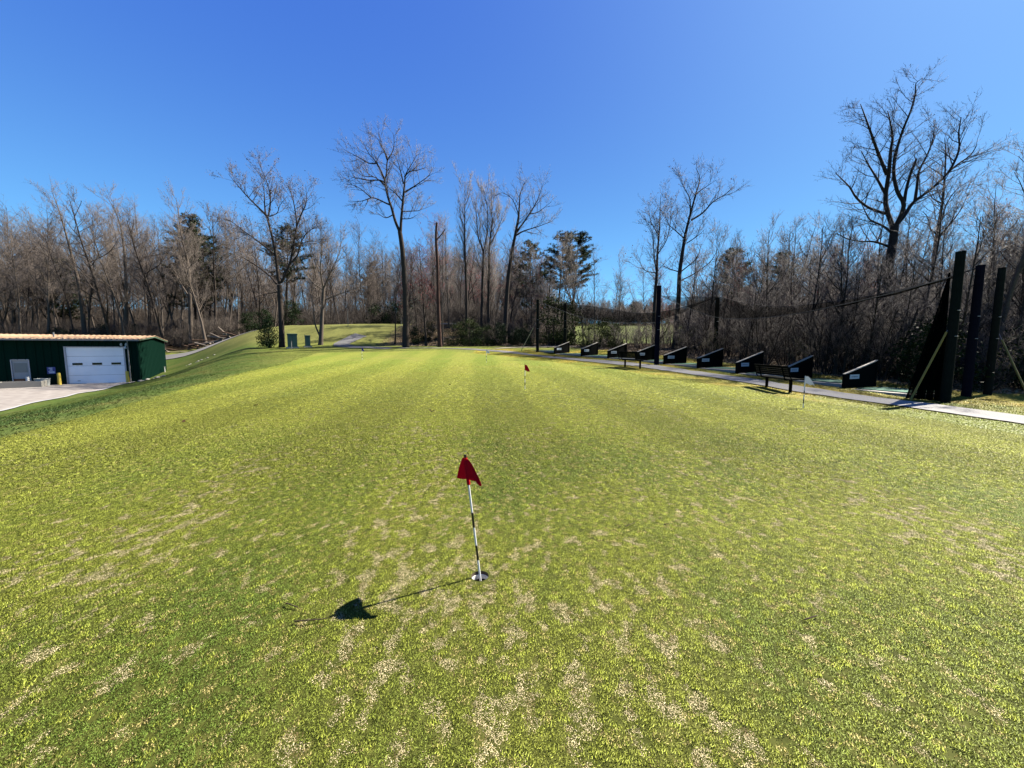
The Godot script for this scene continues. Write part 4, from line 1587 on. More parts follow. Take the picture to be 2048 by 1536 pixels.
	var box := thing("concrete_box", "low open concrete box on the yard before the entry door", "planter", place.call(Vector3(-5.9, 0, 1.75)), turn + 0.08)
	var cm := plain("box_concrete", lin(0.2, 0.19, 0.17), 0.9)
	for r: Array in [[Vector3(0, 0.2, 0.5), Vector3(2.2, 0.5, 0.09)], [Vector3(0, 0.2, -0.5), Vector3(2.2, 0.5, 0.09)], [Vector3(-1.055, 0.2, 0), Vector3(0.09, 0.5, 0.91)], [Vector3(1.055, 0.2, 0), Vector3(0.09, 0.5, 0.91)]]:
		var s := Buf.new()
		s.box(r[0], r[1])
		part("side", s.mesh(), cm, box)
	var fill := Buf.new()
	fill.box(Vector3(0, 0.12, 0), Vector3(2.02, 0.4, 0.91))
	part("soil", fill.mesh(), plain("soil", lin(0.06, 0.042, 0.025), 0.95), box)
	var wp := thing("white_post", "short white post before the entry door", "post", place.call(Vector3(-5.95, 0, 0.75)))
	var wb := Buf.new()
	wb.tube(PackedVector3Array([Vector3(0, -0.2, 0), Vector3(0, 0.72, 0)]), 0.09, 0.09, 12)
	wb.spike(Vector3(0, 0.72, 0), Vector3(0, 0.73, 0), 0.09)
	part("post", wb.mesh(), plain("post_white", lin(0.62, 0.62, 0.6), 0.6), wp)
	var pp := thing("standpipe", "thin white standpipe at the foot of the green end wall", "pipe", place.call(Vector3(0.35, 0, -6.4)))
	var pb := Buf.new()
	pb.tube(PackedVector3Array([Vector3(0, -0.2, 0), Vector3(0, 0.5, 0), Vector3(0.06, 0.56, 0.04)]), 0.035, 0.035, 8)
	part("pipe", pb.mesh(), plain("post_white", lin(0.62, 0.62, 0.6), 0.6), pp)
	# loose stones at the corner of the shed
	var stone := plain("stone", lin(0.19, 0.18, 0.16), 0.9)
	for k in 9:
		var q: Vector3 = place.call(Vector3(rng.randf_range(0.15, 1.9), 0, rng.randf_range(-0.6, 0.9)))
		var so := rock(rng.randf_range(0.1, 0.22))
		tag(so, "", "stone", "stones at the shed corner")
		rows_.append([so, "pale broken stone at the front corner of the shed"])
		so.name = numbered("corner_stone")
		so.position = q
		so.material_override = stone
	# the concrete yard
	var yard := plain("yard_concrete", Color(1, 1, 1), 0.9)
	yard.albedo_color = lin(0.74, 0.74, 0.74)
	tri_map(yard, noise_tex(53, 0.012, 1024, lin(0.15, 0.13, 0.115), lin(0.27, 0.245, 0.22), 6), 0.12)
	var rows := []
	for k in 26:
		var zz := -0.3 + k * 0.9
		var rr: Vector3 = at + basis_ * Vector3(-0.3 - 0.06 * zz + 0.12 * sin(zz * 1.3), 0, zz)
		var ll: Vector3 = at + basis_ * Vector3(-20.0, 0, zz)
		rows.append([Vector2(ll.x, ll.z), Vector2(rr.x, rr.z)])
	var white_ := func(_p: Vector2) -> Color: return Color(1, 1, 1)
	struct("driveway", ribbon(rows, 36, 0.035, white_), yard)
	var kerb := []
	for r: Array in rows:
		var q: Vector2 = r[1]
		kerb.append([q + Vector2(-0.16, 0), q + Vector2(0.03, 0)])
	struct("driveway_edge", ribbon(kerb, 1, 0.045, white_), plain("yard_edge", lin(0.28, 0.28, 0.28), 0.9))

func rock(r: float) -> MeshInstance3D:
	var s := SphereMesh.new()
	s.radial_segments = 9
	s.rings = 6
	s.radius = r
	s.height = r * 1.2
	var st := SurfaceTool.new()
	st.create_from(s, 0)
	var arr := st.commit_to_arrays()
	var v: PackedVector3Array = arr[Mesh.ARRAY_VERTEX]
	var ph := rng.randf() * 50.0
	for k in v.size():
		var p := v[k]
		v[k] = p * (1.0 + 0.45 * nz_mid.get_noise_3d(p.x / r * 2.0 + ph, p.y / r * 2.0, p.z / r * 2.0))
	arr[Mesh.ARRAY_VERTEX] = v
	var m := ArrayMesh.new()
	m.add_surface_from_arrays(Mesh.PRIMITIVE_TRIANGLES, arr)
	var o := MeshInstance3D.new()
	o.name = "rock"
	o.mesh = m
	add_child(o, true)
	return o

# ---------------------------------------------------------------- between the green and the woods
func build_middle() -> void:
	var box_green := plain("cabinet_green", lin(0.010, 0.055, 0.04), 0.5)
	var pad := plain("pad_concrete", lin(0.3, 0.29, 0.26), 0.9)
	for r: Array in [["larger green utility cabinet with sloped lid on a concrete pad by the broad tree", -19.9, -35.0, 0.76, 1.3, 0.62], ["smaller green utility cabinet behind the larger one", -19.05, -36.0, 0.42, 1.1, 0.5]]:
		var o := thing("utility_cabinet", r[0], "utility box", on(r[1], r[2]), 0.55, "utility cabinets beside the mound")
		var w: float = r[3]
		var h: float = r[4]
		var dp: float = r[5]
		var p := Buf.new()
		p.box(Vector3(0, 0.0, 0), Vector3(w + 0.25, 0.2, dp + 0.25))
		part("pad", p.mesh(), pad, o)
		var b := Buf.new()
		b.box(Vector3(0, 0.1 + (h - 0.2) * 0.5, 0), Vector3(w, h - 0.2, dp))
		part("body", b.mesh(), box_green, o)
		for s: float in [-0.25, 0.25]:
			var d := Buf.new()
			d.box(Vector3(s * w, 0.1 + (h - 0.2) * 0.5, dp * 0.5 + 0.008), Vector3(w * 0.46, h - 0.32, 0.02))
			part("door", d.mesh(), box_green, o)
		var l := Buf.new()
		l.box(Vector3(0, h - 0.06, 0), Vector3(w + 0.06, 0.09, dp + 0.06), Basis(Vector3.RIGHT, 0.06))
		part("lid", l.mesh(), box_green, o)
	var grey := plain("stake_grey", lin(0.20, 0.20, 0.18), 0.7)
	for r: Array in [["thin marker stake in front of the utility cabinets", -19.2, -33.6, 0.75], ["thin marker stake on the face of the grassy mound", -18.6, -44.0, 1.9], ["dark stake at the right shoulder of the mound", -13.0, -45.5, 1.3]]:
		var o := thing("marker_stake", r[0], "stake", on(r[1], r[2]), 0.0, "marker stakes by the mound")
		part("stake", rod(Vector3(0, -0.2, 0), Vector3(0, r[3], 0), 0.03, 7), grey, o)
		var c := Buf.new()
		c.box(Vector3(0, r[3] - 0.06, 0), Vector3(0.07, 0.12, 0.07))
		part("cap", c.mesh(), plain("stake_cap", lin(0.05, 0.05, 0.05), 0.6), o)
	# brush pile and logs behind the shed
	var pale := bark("log_pale", 0.25, 0.21, 0.17)
	var brown := bark("log_brown", 0.12, 0.075, 0.05)
	for k in 22:
		var a := on(-39.5 + rng.randf_range(-4.0, 5.5), -47.5 + rng.randf_range(-1.2, 1.5), rng.randf_range(0.05, 0.55))
		var b := Buf.new()
		var d := Vector3(rng.randf_range(-1, 1), rng.randf_range(-0.12, 0.25), rng.randf_range(-0.5, 0.5)).normalized()
		var L := rng.randf_range(1.4, 4.2)
		var r := rng.randf_range(0.05, 0.17)
		b.tube(wander(-d * L * 0.5, d, L, 4, 0.06, 0.0), r, r * 0.6, 7)
		var which := k % 3
		var o := thing("brush_log", ["pale cut log lying in the brush pile behind the shed", "brown log lying in the brush pile behind the shed", "bark-stripped branch lying in the brush pile behind the shed"][which], "log", a, 0.0, ["pale logs in the brush pile", "brown logs in the brush pile", "branches in the brush pile"][which])
		rows_.append([o, o.get_meta("label")])
		part("trunk", b.mesh(), [pale, brown, pale][which], o)
	var birch := thing("fallen_log", "pale straight fallen log lying level between the snag and the double tree", "log", on(-7.6, -45.0, 0.35))
	var fb := Buf.new()
	fb.tube(PackedVector3Array([Vector3(-0.9, 0, 0), Vector3(0.3, 0.02, 0), Vector3(1.2, 0.0, 0.1)]), 0.09, 0.08, 8)
	part("trunk", fb.mesh(), bark("log_white", 0.55, 0.52, 0.47), birch)
	# stones in the wash at the foot of the slope
	var stone := plain("stone", lin(0.19, 0.18, 0.16), 0.9)
	for k in 14:
		var o := rock(rng.randf_range(0.06, 0.14))
		o.name = numbered("wash_stone")
		o.position = on(-31.0 + rng.randf_range(-1.3, 1.3), -38.5 + rng.randf_range(-0.5, 0.5), -0.02)
		o.material_override = stone
		tag(o, "", "stone", "stones in the hollow beside the shed")
		rows_.append([o, "pale stone in the washed-out hollow beside the shed"])
	# small sticks and curled leaves on the turf
	var dry := bark("stick_bark", 0.07, 0.05, 0.038)
	for r: Array in [["thin bent stick lying left of the near flag's shadow", -1.08, -1.93, 0.16, 0.1], ["curved dark stick on the turf to the right of the near flag", 0.98, -3.05, 0.13, 0.6], ["short stick stub right of the curved stick", 1.28, -3.05, 0.05, 0.2], ["small forked stick in the left foreground turf", -1.25, -2.05, 0.09, -0.4], ["short twig low in the right foreground", 1.62, -1.95, 0.1, 0.3]]:
		var o := thing("fallen_stick", r[0], "stick", on(r[1], r[2], 0.012), r[4])
		var b := Buf.new()
		var L: float = r[3]
		b.tube(PackedVector3Array([Vector3(-L * 0.5, 0.004, 0), Vector3(-L * 0.1, 0.012, L * 0.06), Vector3(L * 0.5, 0.002, -L * 0.04)]), 0.004, 0.0025, 6)
		part("wood", b.mesh(), dry, o)
	var brownleaf := leafy("leaf_brown", 0.05, 0.028, 0.016, 0.3)
	for r: Array in [["curled dark leaf lying left of the middle of the green", -6.3, -9.35], ["small dark leaf beyond the near flag towards the far red flag", -1.75, -8.5], ["curled dark leaf far left on the green near the slope", -6.4, -7.4], ["dry leaf on the turf left of the far red flag", -2.2, -13.5]]:
		var o := thing("fallen_leaf", r[0], "leaf", on(r[1], r[2], 0.02), rng.randf() * 6.0)
		var b := Buf.new()
		for s in 3:
			leaf(b, Vector3(rng.randf_range(-0.03, 0.03), 0.02, rng.randf_range(-0.03, 0.03)), 0.045)
		part("blade", b.mesh(), brownleaf, o)

# ---------------------------------------------------------------- the woods
const ZONES := ["behind the shed's left half", 0, 120, "behind the shed's right half", 120, 285, "behind the brush pile", 285, 440, "left of the broad tree", 440, 545, "behind the broad forked tree", 545, 610, "behind the flat top of the mound", 610, 720, "left of the double-stemmed tree", 720, 800, "behind the broken snag", 800, 900, "behind the pale half-dark flag", 900, 985, "behind the far red flag", 985, 1075, "behind the end pole of the net", 1075, 1180, "behind the first sagging net", 1180, 1310, "right of the blue net pole", 1310, 1400, "behind the second sagging net", 1400, 1560, "behind the near bench", 1560, 1690, "round the tall forked tree", 1690, 1850, "behind the right end posts", 1850, 1960, "far right behind the last post", 1960, 2300]

func pixel_x(p: Vector3) -> float:
	return 1024.0 + 768.0 * p.x / maxf(-p.z, 0.1)

func zone_of(p: Vector3) -> String:
	var x := pixel_x(p)
	for k in range(0, ZONES.size(), 3):
		if x < ZONES[k + 2]:
			return ZONES[k]
	return "out at the right of the range"

var pending := []      # woodland plants whose labels are numbered once all are placed

var rows_ := []

func name_rows() -> void:
	var groups := {}
	for e: Array in rows_:
		if not groups.has(e[1]):
			groups[e[1]] = []
		groups[e[1]].append(e[0])
	for key: String in groups:
		var list: Array = groups[key]
		list.sort_custom(func(a: Node3D, b: Node3D) -> bool: return pixel_x(a.position) < pixel_x(b.position))
		for k in list.size():
			list[k].set_meta("label", "%s, %s" % [key, NTH[mini(k, 14)]])

const NTH := ["leftmost", "2nd from left", "3rd from left", "4th from left", "5th from left", "6th from left", "7th from left", "8th from left", "9th from left", "10th from left", "11th from left", "12th from left", "13th from left", "14th from left", "15th from left"]

func name_all() -> void:
	var groups := {}
	for e: Array in pending:
		var o: Node3D = e[0]
		var row: String = e[2]
		var key := "%s %s %s" % [e[1], row, zone_of(o.position)]
		if not groups.has(key):
			groups[key] = []
		groups[key].append(o)
	for key: String in groups:
		var list: Array = groups[key]
		list.sort_custom(func(a: Node3D, b: Node3D) -> bool: return pixel_x(a.position) < pixel_x(b.position))
		for k in list.size():
			var o: Node3D = list[k]
			o.set_meta("label", key if list.size() == 1 else key + ", " + NTH[mini(k, 14)])

func free_spot(p: Vector2, gap: float, taken: Array) -> bool:
	for q: Vector2 in taken:
		if absf(q.x - p.x) < gap and absf(q.y - p.y) < gap and q.distance_to(p) < gap:
			return false
	return true

func build_woods() -> void:
	var b_hero := bark("bark_hero", 0.045, 0.037, 0.032)
	var b_grey := bark("bark_grey", 0.14, 0.115, 0.094)
	var b_dark := bark("bark_dark", 0.06, 0.048, 0.040)
	var b_red := bark("bark_reddish", 0.095, 0.052, 0.04)
	var t_grey := plain("twig_grey", lin(0.078, 0.060, 0.049), 0.8)
	var t_dark := plain("twig_dark", lin(0.05, 0.039, 0.036), 0.8)
	var t_red := plain("twig_red", lin(0.085, 0.038, 0.036), 0.8)
	var t_brown := plain("twig_brown", lin(0.060, 0.046, 0.036), 0.9)
	var buds_red := leafy("buds_red", 0.17, 0.02, 0.022, 0.4)
	var buds_tan := leafy("buds_tan", 0.10, 0.062, 0.042, 0.3)
	var leaves_tan := leafy("leaves_tan", 0.15, 0.072, 0.036, 0.5)
	var leaves_new := leafy("leaves_new", 0.075, 0.09, 0.02, 0.6)
	var needles := leafy("needles", 0.020, 0.030, 0.011, 0.15, 0.6)
	var holly := leafy("holly", 0.014, 0.027, 0.009, 0.15, 0.5)
	var shrub_green := leafy("shrub_green", 0.03, 0.043, 0.012, 0.4)
	var names := ["trunk", "crown", "leaves"]
	var namesb := ["trunk", "crown", "buds"]
	var P := {"per_m": 3.6, "side": 1.9, "twigs": 5.0, "twig": 0.62, "thin": 0.0105, "fine": 5, "up": 0.16, "leaf": 0.0, "leaf_size": 0.04}
	# the trees one can tell apart, drawn from their own limbs
	var pa := P.duplicate()
	pa.merge({"amp": 0.35, "side": 1.6, "per_m": 4.2, "twigs": 6.0, "twig": 0.5, "thin": 0.008, "leaf": 0.16, "leaf_size": 0.03, "bud": true}, true)
	plant("bare_tree", "tall dark bare tree with many forked limbs rising above the range", "tree", on(21.0, -22.0), hero_mesh("tall_forked", pa), [b_hero, t_dark, t_dark], namesb, "", 0.0, 0.95)
	plant("bare_tree", "slender bare tree leaning just right of the tall forked tree", "tree", on(27.5, -26.0), hero_mesh("leaning_behind", P), [b_hero, t_dark, null], names, "", 0.0, 0.85)
	plant("bare_tree", "tallest bare tree in the middle with two long leaders", "tree", on(-10.2, -37.0), hero_mesh("double_leader", P), [b_dark, t_dark, null], names, "", 0.0, 0.95)
	var pe := P.duplicate()
	pe.merge({"leaf": 0.4, "leaf_size": 0.06, "per_m": 4.0, "up": 0.2}, true)
	plant("bare_tree", "broad tree with tan seed clusters, forking low beside the utility cabinets", "tree", on(-21.6, -36.2), hero_mesh("broad_crown", pe), [b_dark, t_dark, buds_tan], namesb, "", 0.0, 0.94)
	var pf := P.duplicate()
	pf.merge({"per_m": 4.5, "side": 1.5, "up": 0.22}, true)
	plant("bare_tree", "small vase-shaped bare tree on the slope right of the utility cabinets", "tree", on(-18.7, -37.6), hero_mesh("small_vase", pf), [b_grey, t_grey, null], names)
	var pc := P.duplicate()
	pc.merge({"leaf": 0.05, "leaf_size": 0.06, "side": 1.6}, true)
	plant("bare_tree", "slim bare tree with few brown leaves just behind the blue net pole", "tree", on(12.8, -35.0), hero_mesh("slim_by_pole", pc), [b_dark, t_dark, leaves_tan], names)
	plant("bare_tree", "tall bare tree with wide low limbs right of the blue net pole", "tree", on(14.3, -34.0), hero_mesh("wide_by_pole", pc), [b_dark, t_dark, leaves_tan], names)
	var ps := P.duplicate()
	ps.bare = true
	plant("dead_snag", "broken reddish dead trunk with one stub right of the double-stemmed tree", "tree", on(-6.9, -37.0), hero_mesh("snag", ps), [b_red, null, null], names)
	var pp := P.duplicate()
	pp.merge({"up": 0.42, "side": 2.6, "per_m": 5.0}, true)
	plant("bare_tree", "narrow upright bare tree left of the twin stems behind the pale flag", "tree", on(-4.9, -42.0), hero_mesh("poplar", pp), [b_dark, t_grey, null], names)
	plant("bare_tree", "twin-stemmed upright bare tree behind the pale half-dark flag", "tree", on(-3.1, -44.0), hero_mesh("twin_poplar", pp), [b_dark, t_grey, null], names)
	plant("bare_tree", "tall bare tree with crown fanned to the right, behind the far red flag", "tree", on(-0.9, -43.0), hero_mesh("fan_crown", P), [b_dark, t_dark, null], names)
	var pl := P.duplicate()
	pl.merge({"side": 3.0, "per_m": 4.0, "up": 0.22}, true)
	plant("bare_tree", "tall grey tree bending left above the shed's left half", "tree", on(-57.5, -52.0), hero_mesh("left_bent", pl), [b_grey, t_grey, null], names)
	plant("bare_tree", "tall straight grey tree above the shed's right end", "tree", on(-52.2, -52.0), hero_mesh("left_straight", pl), [b_grey, t_grey, null], names)
	plant("bare_tree", "tall grey tree with low left limb behind the brush pile", "tree", on(-41.6, -50.0), hero_mesh("left_forked", pl), [b_grey, t_grey, null], names)
	# forest kinds, each built a few times over and then repeated
	var W := P.duplicate()
	W.merge({"limbs": 13, "low": 0.28, "rise": 1.1, "reach": 0.24, "per_m": 2.0, "side": 1.9, "twigs": 5.0, "twig": 0.75, "thin": 0.0095, "fine": 5}, true)
	var kinds := {}
	kinds.tall = []
	for k in 4:
		kinds.tall.append([wild_mesh(18.0, rng.randf_range(0.13, 0.2), "tree", W), [b_grey, t_grey, null], "tall grey bare tree", "bare_tree", 18.0])
	var S := W.duplicate()
	S.merge({"limbs": 11, "low": 0.35, "reach": 0.15, "rise": 1.6}, true)
	kinds.slim = []
	for k in 3:
		kinds.slim.append([wild_mesh(16.0, 0.12, "tree", S), [[b_grey, t_grey, null], [b_dark, t_dark, null]][k % 2], "slim bare pole-like tree", "bare_tree", 16.0])
	var Y := W.duplicate()
	Y.merge({"limbs": 8, "low": 0.22, "reach": 0.3, "rise": 0.9, "per_m": 2.6, "side": 1.3, "twig": 0.55, "thin": 0.009}, true)
	kinds.low = []
	for k in 3:
		kinds.low.append([wild_mesh(9.0, 0.11, "tree", Y), [b_dark, t_dark, null], "low spreading bare tree", "bare_tree", 9.0])
	var R := Y.duplicate()
	R.merge({"leaf": 0.3, "leaf_size": 0.05, "bud": true, "rise": 1.2}, true)
	kinds.maple = []
	for k in 2:
		kinds.maple.append([wild_mesh(10.5, 0.12, "tree", R), [b_dark, t_red, buds_red], "red budding maple", "red_maple", 10.5])
	var B := Y.duplicate()
	B.merge({"leaf": 0.4, "leaf_size": 0.05, "low": 0.15}, true)
	kinds.beech = [[wild_mesh(7.0, 0.08, "tree", B), [b_grey, t_grey, leaves_tan], "tan-leaved young beech", "beech_tree", 7.0]]
	kinds.pine = []
	for k in 2:
		kinds.pine.append([pine_mesh(17.0, [0.5, 0.3][k], [3.6, 4.2][k]), [b_dark, needles, null], "dark green pine", "pine_tree", 17.0])
	var H := Y.duplicate()
	H.merge({"limbs": 2, "low": 0.3, "reach": 0.4, "per_m": 2.2, "side": 0.9, "twig": 0.5, "thin": 0.006}, true)
	kinds.shrub = []
	for k in 2:
		kinds.shrub.append([wild_mesh(3.4, 0.03, "shrub", H), [b_dark, t_grey, null], "bare tangled shrub", "shrub", 3.4])
	var G := H.duplicate()
	G.merge({"leaf": 0.5, "leaf_size": 0.035}, true)
	kinds.budding = [[wild_mesh(3.0, 0.028, "shrub", G), [b_dark, t_grey, leaves_new], "yellow-green budding shrub", "shrub", 3.0]]
	kinds.holly = []
	for k in 2:
		kinds.holly.append([bush_mesh(3.0, 1.4, 2600, 0.075, [0.0, 0.5][k]), [b_dark, holly, null], "dark evergreen bush", "evergreen_bush", 3.0])
	kinds.olive = [[bush_mesh(2.4, 1.3, 2600, 0.055), [b_dark, shrub_green, null], "olive green bush", "evergreen_bush", 2.4]]
	var rooted := {}
	var taken := [Vector2(21, -22), Vector2(27.5, -26), Vector2(-10.2, -37), Vector2(-21.6, -36), Vector2(-19, -38), Vector2(12.8, -35), Vector2(14.3, -34), Vector2(-6.9, -37), Vector2(-4.9, -42), Vector2(-3.1, -44), Vector2(-0.9, -43), Vector2(-57.5, -52), Vector2(-52.2, -52), Vector2(-41.6, -50)]
	var cats := {"tall": "tree", "slim": "tree", "low": "tree", "maple": "tree", "beech": "tree", "pine": "pine", "shrub": "shrub", "budding": "shrub", "holly": "bush", "olive": "bush"}
	var grow := func(kind: String, x: float, z: float, h: float, row: String) -> void:
		var list: Array = kinds[kind]
		var k := rng.randi() % list.size()
		var spec: Array = list[k]
		var size: float = h / spec[4]
		var turn := rng.randf() * TAU
		var at := on(x, z)
		var key := kind + str(k)
		var o: Node3D
		if rooted.has(key):
			o = again(rooted[key], spec[3], at, turn, size)
		else:
			o = plant(spec[3], "", cats[kind], at, spec[0], spec[1], namesb if kind == "maple" else names, "", turn, size)
			rooted[key] = o
		o.set_meta("group", "%ss of the woods" % cats[kind] if cats[kind] != "bush" else "bushes of the woods")
		taken.append(Vector2(x, z))
		pending.append([o, spec[2], row])
	# single plants the photograph shows
	for r: Array in [["pine", -45.5, -57.0, 18.5, "in the woods"], ["pine", -49.0, -60.0, 17.0, "in the woods"], ["pine", -37.5, -64.0, 18.5, "in the woods"], ["pine", 5.6, -50.0, 14.0, "in the woods"], ["pine", 8.0, -53.0, 14.5, "in the woods"], ["pine", 3.0, -56.0, 14.5, "in the woods"], ["pine", 21.5, -37.0, 9.5, "in the woods"], ["pine", 25.0, -36.0, 9.0, "in the woods"],
			["maple", -8.6, -38.6, 10.5, "close"], ["maple", -11.4, -40.5, 9.0, "close"], ["maple", -7.8, -42.0, 8.5, "close"], ["maple", 18.5, -31.0, 7.5, "close"], ["maple", 15.6, -38.0, 6.0, "close"], ["maple", 36.0, -28.0, 11.0, "close"], ["maple", 22.5, -27.5, 7.5, "close"],
			["slim", -7.0, -39.0, 12.0, "close"], ["slim", -12.0, -39.5, 10.0, "close"], ["slim", 10.3, -37.5, 9.0, "close"], ["slim", 8.2, -38.5, 9.5, "close"], ["tall", 5.0, -41.0, 11.5, "close"], ["tall", 7.0, -43.0, 12.0, "close"], ["low", 2.0, -41.0, 9.0, "close"], ["low", 3.8, -39.5, 7.0, "close"],
			["holly", -22.6, -36.0, 2.7, "close"], ["holly", -17.5, -66.0, 5.5, "close"], ["holly", -20.0, -67.0, 5.0, "close"], ["holly", -23.5, -66.5, 4.5, "close"], ["holly", -1.2, -39.3, 2.3, "close"], ["olive", -4.2, -38.8, 2.6, "close"], ["olive", -5.6, -39.2, 2.2, "close"], ["holly", 0.6, -39.8, 1.8, "close"], ["olive", -2.6, -39.4, 2.0, "close"],
			["olive", 4.2, -39.4, 4.6, "close"], ["olive", 5.6, -40.2, 4.2, "close"], ["holly", 1.3, -37.9, 1.6, "close"], ["holly", 18.6, -18.6, 2.6, "close"], ["holly", 20.3, -19.0, 2.8, "close"], ["holly", 17.3, -19.2, 1.8, "close"], ["beech", 16.4, -20.0, 2.6, "close"], ["beech", 2.6, -40.6, 4.2, "close"], ["beech", 0.0, -41.0, 4.0, "close"], ["beech", 15.6, -35.5, 3.6, "close"], ["beech", 12.5, -37.0, 3.0, "close"], ["beech", 10.0, -39.0, 2.6, "close"],
			["holly", -33.0, -51.5, 2.6, "close"], ["holly", -36.0, -53.0, 3.0, "close"], ["holly", -30.5, -54.0, 3.4, "close"]]:
		grow.call(r[0], r[1], r[2], r[3], r[4])
	# the woods themselves
	var fields := [
		# x0, x1, d0, d1, count, gap, kinds, heights lo..hi, row
		[-92.0, -24.0, 48.0, 60.0, 56, 2.4, ["tall", "slim", "slim", "tall", "low"], 14.0, 19.0, "front row"],
		[-118.0, -24.0, 60.0, 88.0, 78, 3.0, ["tall", "tall", "slim", "slim"], 15.0, 22.0, "deep"],
		[-24.0, -4.0, 64.0, 92.0, 38, 2.5, ["tall", "slim", "low", "maple"], 12.0, 17.0, "deep"],
		[-13.0, 6.0, 41.0, 64.0, 40, 1.9, ["tall", "slim", "low", "slim", "maple"], 9.0, 14.0, "front row"],
		[6.0, 15.0, 38.5, 46.0, 7, 1.8, ["slim", "low"], 6.0, 9.0, "front row"],
		[15.0, 34.0, 20.0, 34.0, 34, 1.7, ["low", "slim", "low", "maple"], 5.5, 8.5, "front row"],
		[19.0, 62.0, 34.0, 58.0, 46, 2.6, ["low", "tall", "slim", "low", "maple"], 9.0, 13.0, "deep"],
		[21.0, 40.0, 15.5, 26.0, 20, 1.9, ["low", "slim", "low", "tall"], 8.0, 11.5, "front row"],
		[-60.0, -28.0, 48.5, 56.0, 16, 1.8, ["shrub", "shrub", "holly"], 1.8, 3.2, "front"],
		[-12.5, 9.0, 39.0, 44.0, 24, 1.2, ["shrub", "budding", "shrub", "holly", "beech"], 1.4, 3.0, "front"],
		[8.0, 30.0, 17.0, 37.0, 46, 1.3, ["shrub", "budding", "shrub", "beech"], 1.8, 3.8, "front"],
		[7.0, 17.0, 33.0, 38.4, 26, 0.9, ["shrub", "budding", "shrub", "beech", "olive"], 1.3, 2.8, "brush line"],
		[6.0, 19.0, 36.0, 44.0, 7, 1.3, ["slim", "low", "slim"], 6.0, 9.5, "brush line"],
		[12.0, 22.0, 38.0, 46.0, 7, 1.3, ["low", "maple", "slim"], 5.0, 8.0, "brush line"],
		[17.0, 26.0, 14.2, 19.0, 14, 1.2, ["shrub", "budding", "shrub", "holly"], 1.6, 3.4, "front"],
	]
	for f: Array in fields:
		var got := 0
		var tries := 0
		while got < f[4] and tries < f[4] * 30:
			tries += 1
			var d := rng.randf_range(f[2], f[3])
			var x := rng.randf_range(f[0], f[1])
			if woods_mask(x, d) < 0.5 or absf(x) > 1.42 * d + 3.0 or not free_spot(Vector2(x, -d), f[5], taken):
				continue
			if d > 38.5 and x > 0.15 * d and x < 0.43 * d and f[4] != 7:
				continue
			var list: Array = f[6]
			grow.call(list[rng.randi() % list.size()], x, -d, rng.randf_range(f[7], f[8]), f[9])
			got += 1
	name_all()
	# far woods that read as one mass
	var both := []
	for k in 3:
		var src: Array = [kinds.tall[0], kinds.tall[1], kinds.pine[1]][k]
		var m := ArrayMesh.new()
		for s in 2:
			m.add_surface_from_arrays(Mesh.PRIMITIVE_TRIANGLES, src[0][s].surface_get_arrays(0))
			m.surface_set_material(s, src[1][s])
		both.append(m)
	for k in 3:
		var buf := PackedFloat32Array()
		var count: int = [420, 420, 40][k]
		var t := 0
		while buf.size() < count * 16 and t < 20000:
			t += 1
			var a := rng.randf_range(-1.0, 0.95)
			var d := rng.randf_range(76.0, 165.0)
			var x := d * tan(a)
			if absf(a) > 0.5:
				d *= cos(a) * 1.15
				x = d * tan(a)
			var open := x > 0.13 * d and x < 0.46 * d
			if d < 108.0 and open:
				continue
			if d < 62.0 and absf(x) < 60.0:
				continue
			if buf.size() < (110 if k < 2 else 16) * 16:      # the far side of the open field first
				d = rng.randf_range(104.0, 128.0)
				x = d * rng.randf_range(0.10, 0.50)
				open = true
			var h := rng.randf_range(0.7, 1.0) * (0.42 if open else (0.55 if x > 0.1 * d else 1.0))
			put_row(buf, on(x, -d), rng.randf() * TAU, h, h, Vector3(1, 1, 1))
		var mm := MultiMesh.new()
		mm.transform_format = MultiMesh.TRANSFORM_3D
		mm.use_colors = true
		mm.mesh = both[k]
		mm.instance_count = buf.size() / 16
		mm.buffer = buf
		var o := MultiMeshInstance3D.new()
		o.name = numbered("far_woods")
		o.multimesh = mm
		add_child(o, true)
		tag(o, ["far grey woods closing the view behind the nearer trees", "second mass of far bare woods along the skyline", "far dark pines scattered through the distant woods"][k], "woods", "", "stuff")
	# the tangle of stems and brush that fills the woods below the crowns
	for k in 4:
		var src: Array = [[kinds.shrub[0][0], [b_grey, t_brown, null]], [kinds.shrub[1][0], [b_dark, t_brown, null]], kinds.low[0], [kinds.shrub[1][0], [b_hero, t_dark, null]]][k]
		var m := ArrayMesh.new()
		for s in 2:
			m.add_surface_from_arrays(Mesh.PRIMITIVE_TRIANGLES, src[0][s].surface_get_arrays(0))
			m.surface_set_material(s, src[1][s])
		var buf := PackedFloat32Array()
		var count: int = [1100, 1100, 700, 1220][k]
		var t := 0
		while buf.size() < count * 16 and t < 60000:
			t += 1
			var d := rng.randf_range(16.0, 105.0)
			var x := rng.randf_range(-1.4, 1.4) * d
			if k == 3 and buf.size() < 220 * 16:      # brush along the far side of the field
				d = rng.randf_range(104.0, 126.0)
				x = d * rng.randf_range(0.09, 0.52)
				var tall := rng.randf_range(0.9, 1.7)
				put_row(buf, on(x, -d), rng.randf() * TAU, tall * 1.2, tall, Vector3(1, 1, 1))
				continue
			if (k < 2) == (x > 10.0) or (k == 3 and x < 10.0):
				continue
			if woods_mask(x, d) < 0.6 or (d < 62.0 and x < -28.0 and d < 49.5):
				continue
			if d > 36.0 and x > 0.14 * d and x < 0.44 * d:
				continue
			if x > -13.0 and x < 14.0 and d < 45.0:
				continue
			var h := rng.randf_range(0.5, 1.15) * (1.0 + (0.5 if d > 60.0 and k < 2 else 0.0)) * (0.75 if k == 2 and x > 10.0 else 1.0)
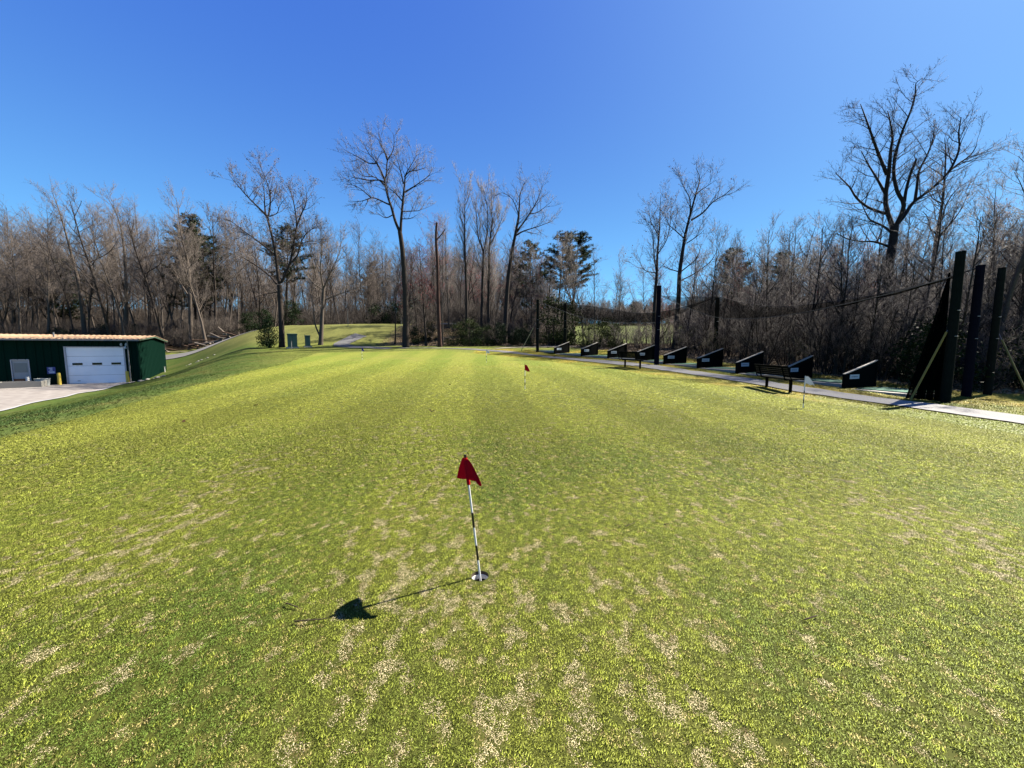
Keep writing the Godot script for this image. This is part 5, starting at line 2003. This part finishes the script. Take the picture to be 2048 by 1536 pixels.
			put_row(buf, on(x, -d), rng.randf() * TAU, h, h * rng.randf_range(0.8, 1.3), Vector3(1, 1, 1))
		var mm := MultiMesh.new()
		mm.transform_format = MultiMesh.TRANSFORM_3D
		mm.use_colors = true
		mm.mesh = m
		mm.instance_count = buf.size() / 16
		mm.buffer = buf
		var o := MultiMeshInstance3D.new()
		o.name = numbered("undergrowth")
		o.multimesh = mm
		add_child(o, true)
		tag(o, ["tangled bare brush filling the woods between the trunks", "bare thicket stems scattered all through the woods", "crowded young bare trees deep in the woods", "dark tangled thicket filling the woods behind the range"][k], "undergrowth", "", "stuff")
	# leaf litter at the edge of the woods
	var lb := Buf.new()
	leaf(lb, Vector3.ZERO, 0.05)
	leaf(lb, Vector3(0.08, 0.01, 0.05), 0.045)
	leaf(lb, Vector3(-0.06, 0.01, 0.07), 0.05)
	var litter := PackedFloat32Array()
	for k in 60000:
		var d := rng.randf_range(13.0, 50.0)
		var x := rng.randf_range(-14.0, 32.0)
		var w := woods_mask(x, d)
		if w < 0.15 or (d > 43.0 and x > 3.0):
			continue
		var c := Vector3(0.15, 0.088, 0.05).lerp(Vector3(0.22, 0.165, 0.11), rng.randf()) * rng.randf_range(0.5, 1.1)
		put_row(litter, on(x, -d, 0.02), rng.randf() * TAU, 1.2, 1.0, c)
	var lm := plain("litter", Color(1, 1, 1), 0.8)
	lm.vertex_color_use_as_albedo = true
	scatter("leaf_litter", "brown fallen leaves covering the edge of the woods", "leaves", lb.mesh(), lm, litter)

func _ready() -> void:
	rng.seed = 20240321
	nz_big.seed = 5
	nz_big.frequency = 0.06
	nz_big.fractal_octaves = 3
	nz_mid.seed = 6
	nz_mid.frequency = 0.42
	nz_mid.fractal_octaves = 4
	nz_straw.seed = 7
	nz_straw.frequency = 5.0
	nz_straw.fractal_octaves = 4
	nz_clump.seed = 8
	nz_clump.frequency = 14.0
	nz_clump.fractal_octaves = 3
	build_sky()
	build_ground()
	build_paths()
	build_shed()
	build_range()
	build_net()
	build_woods()
	build_middle()
	build_flags()
	build_turf()
	name_rows()
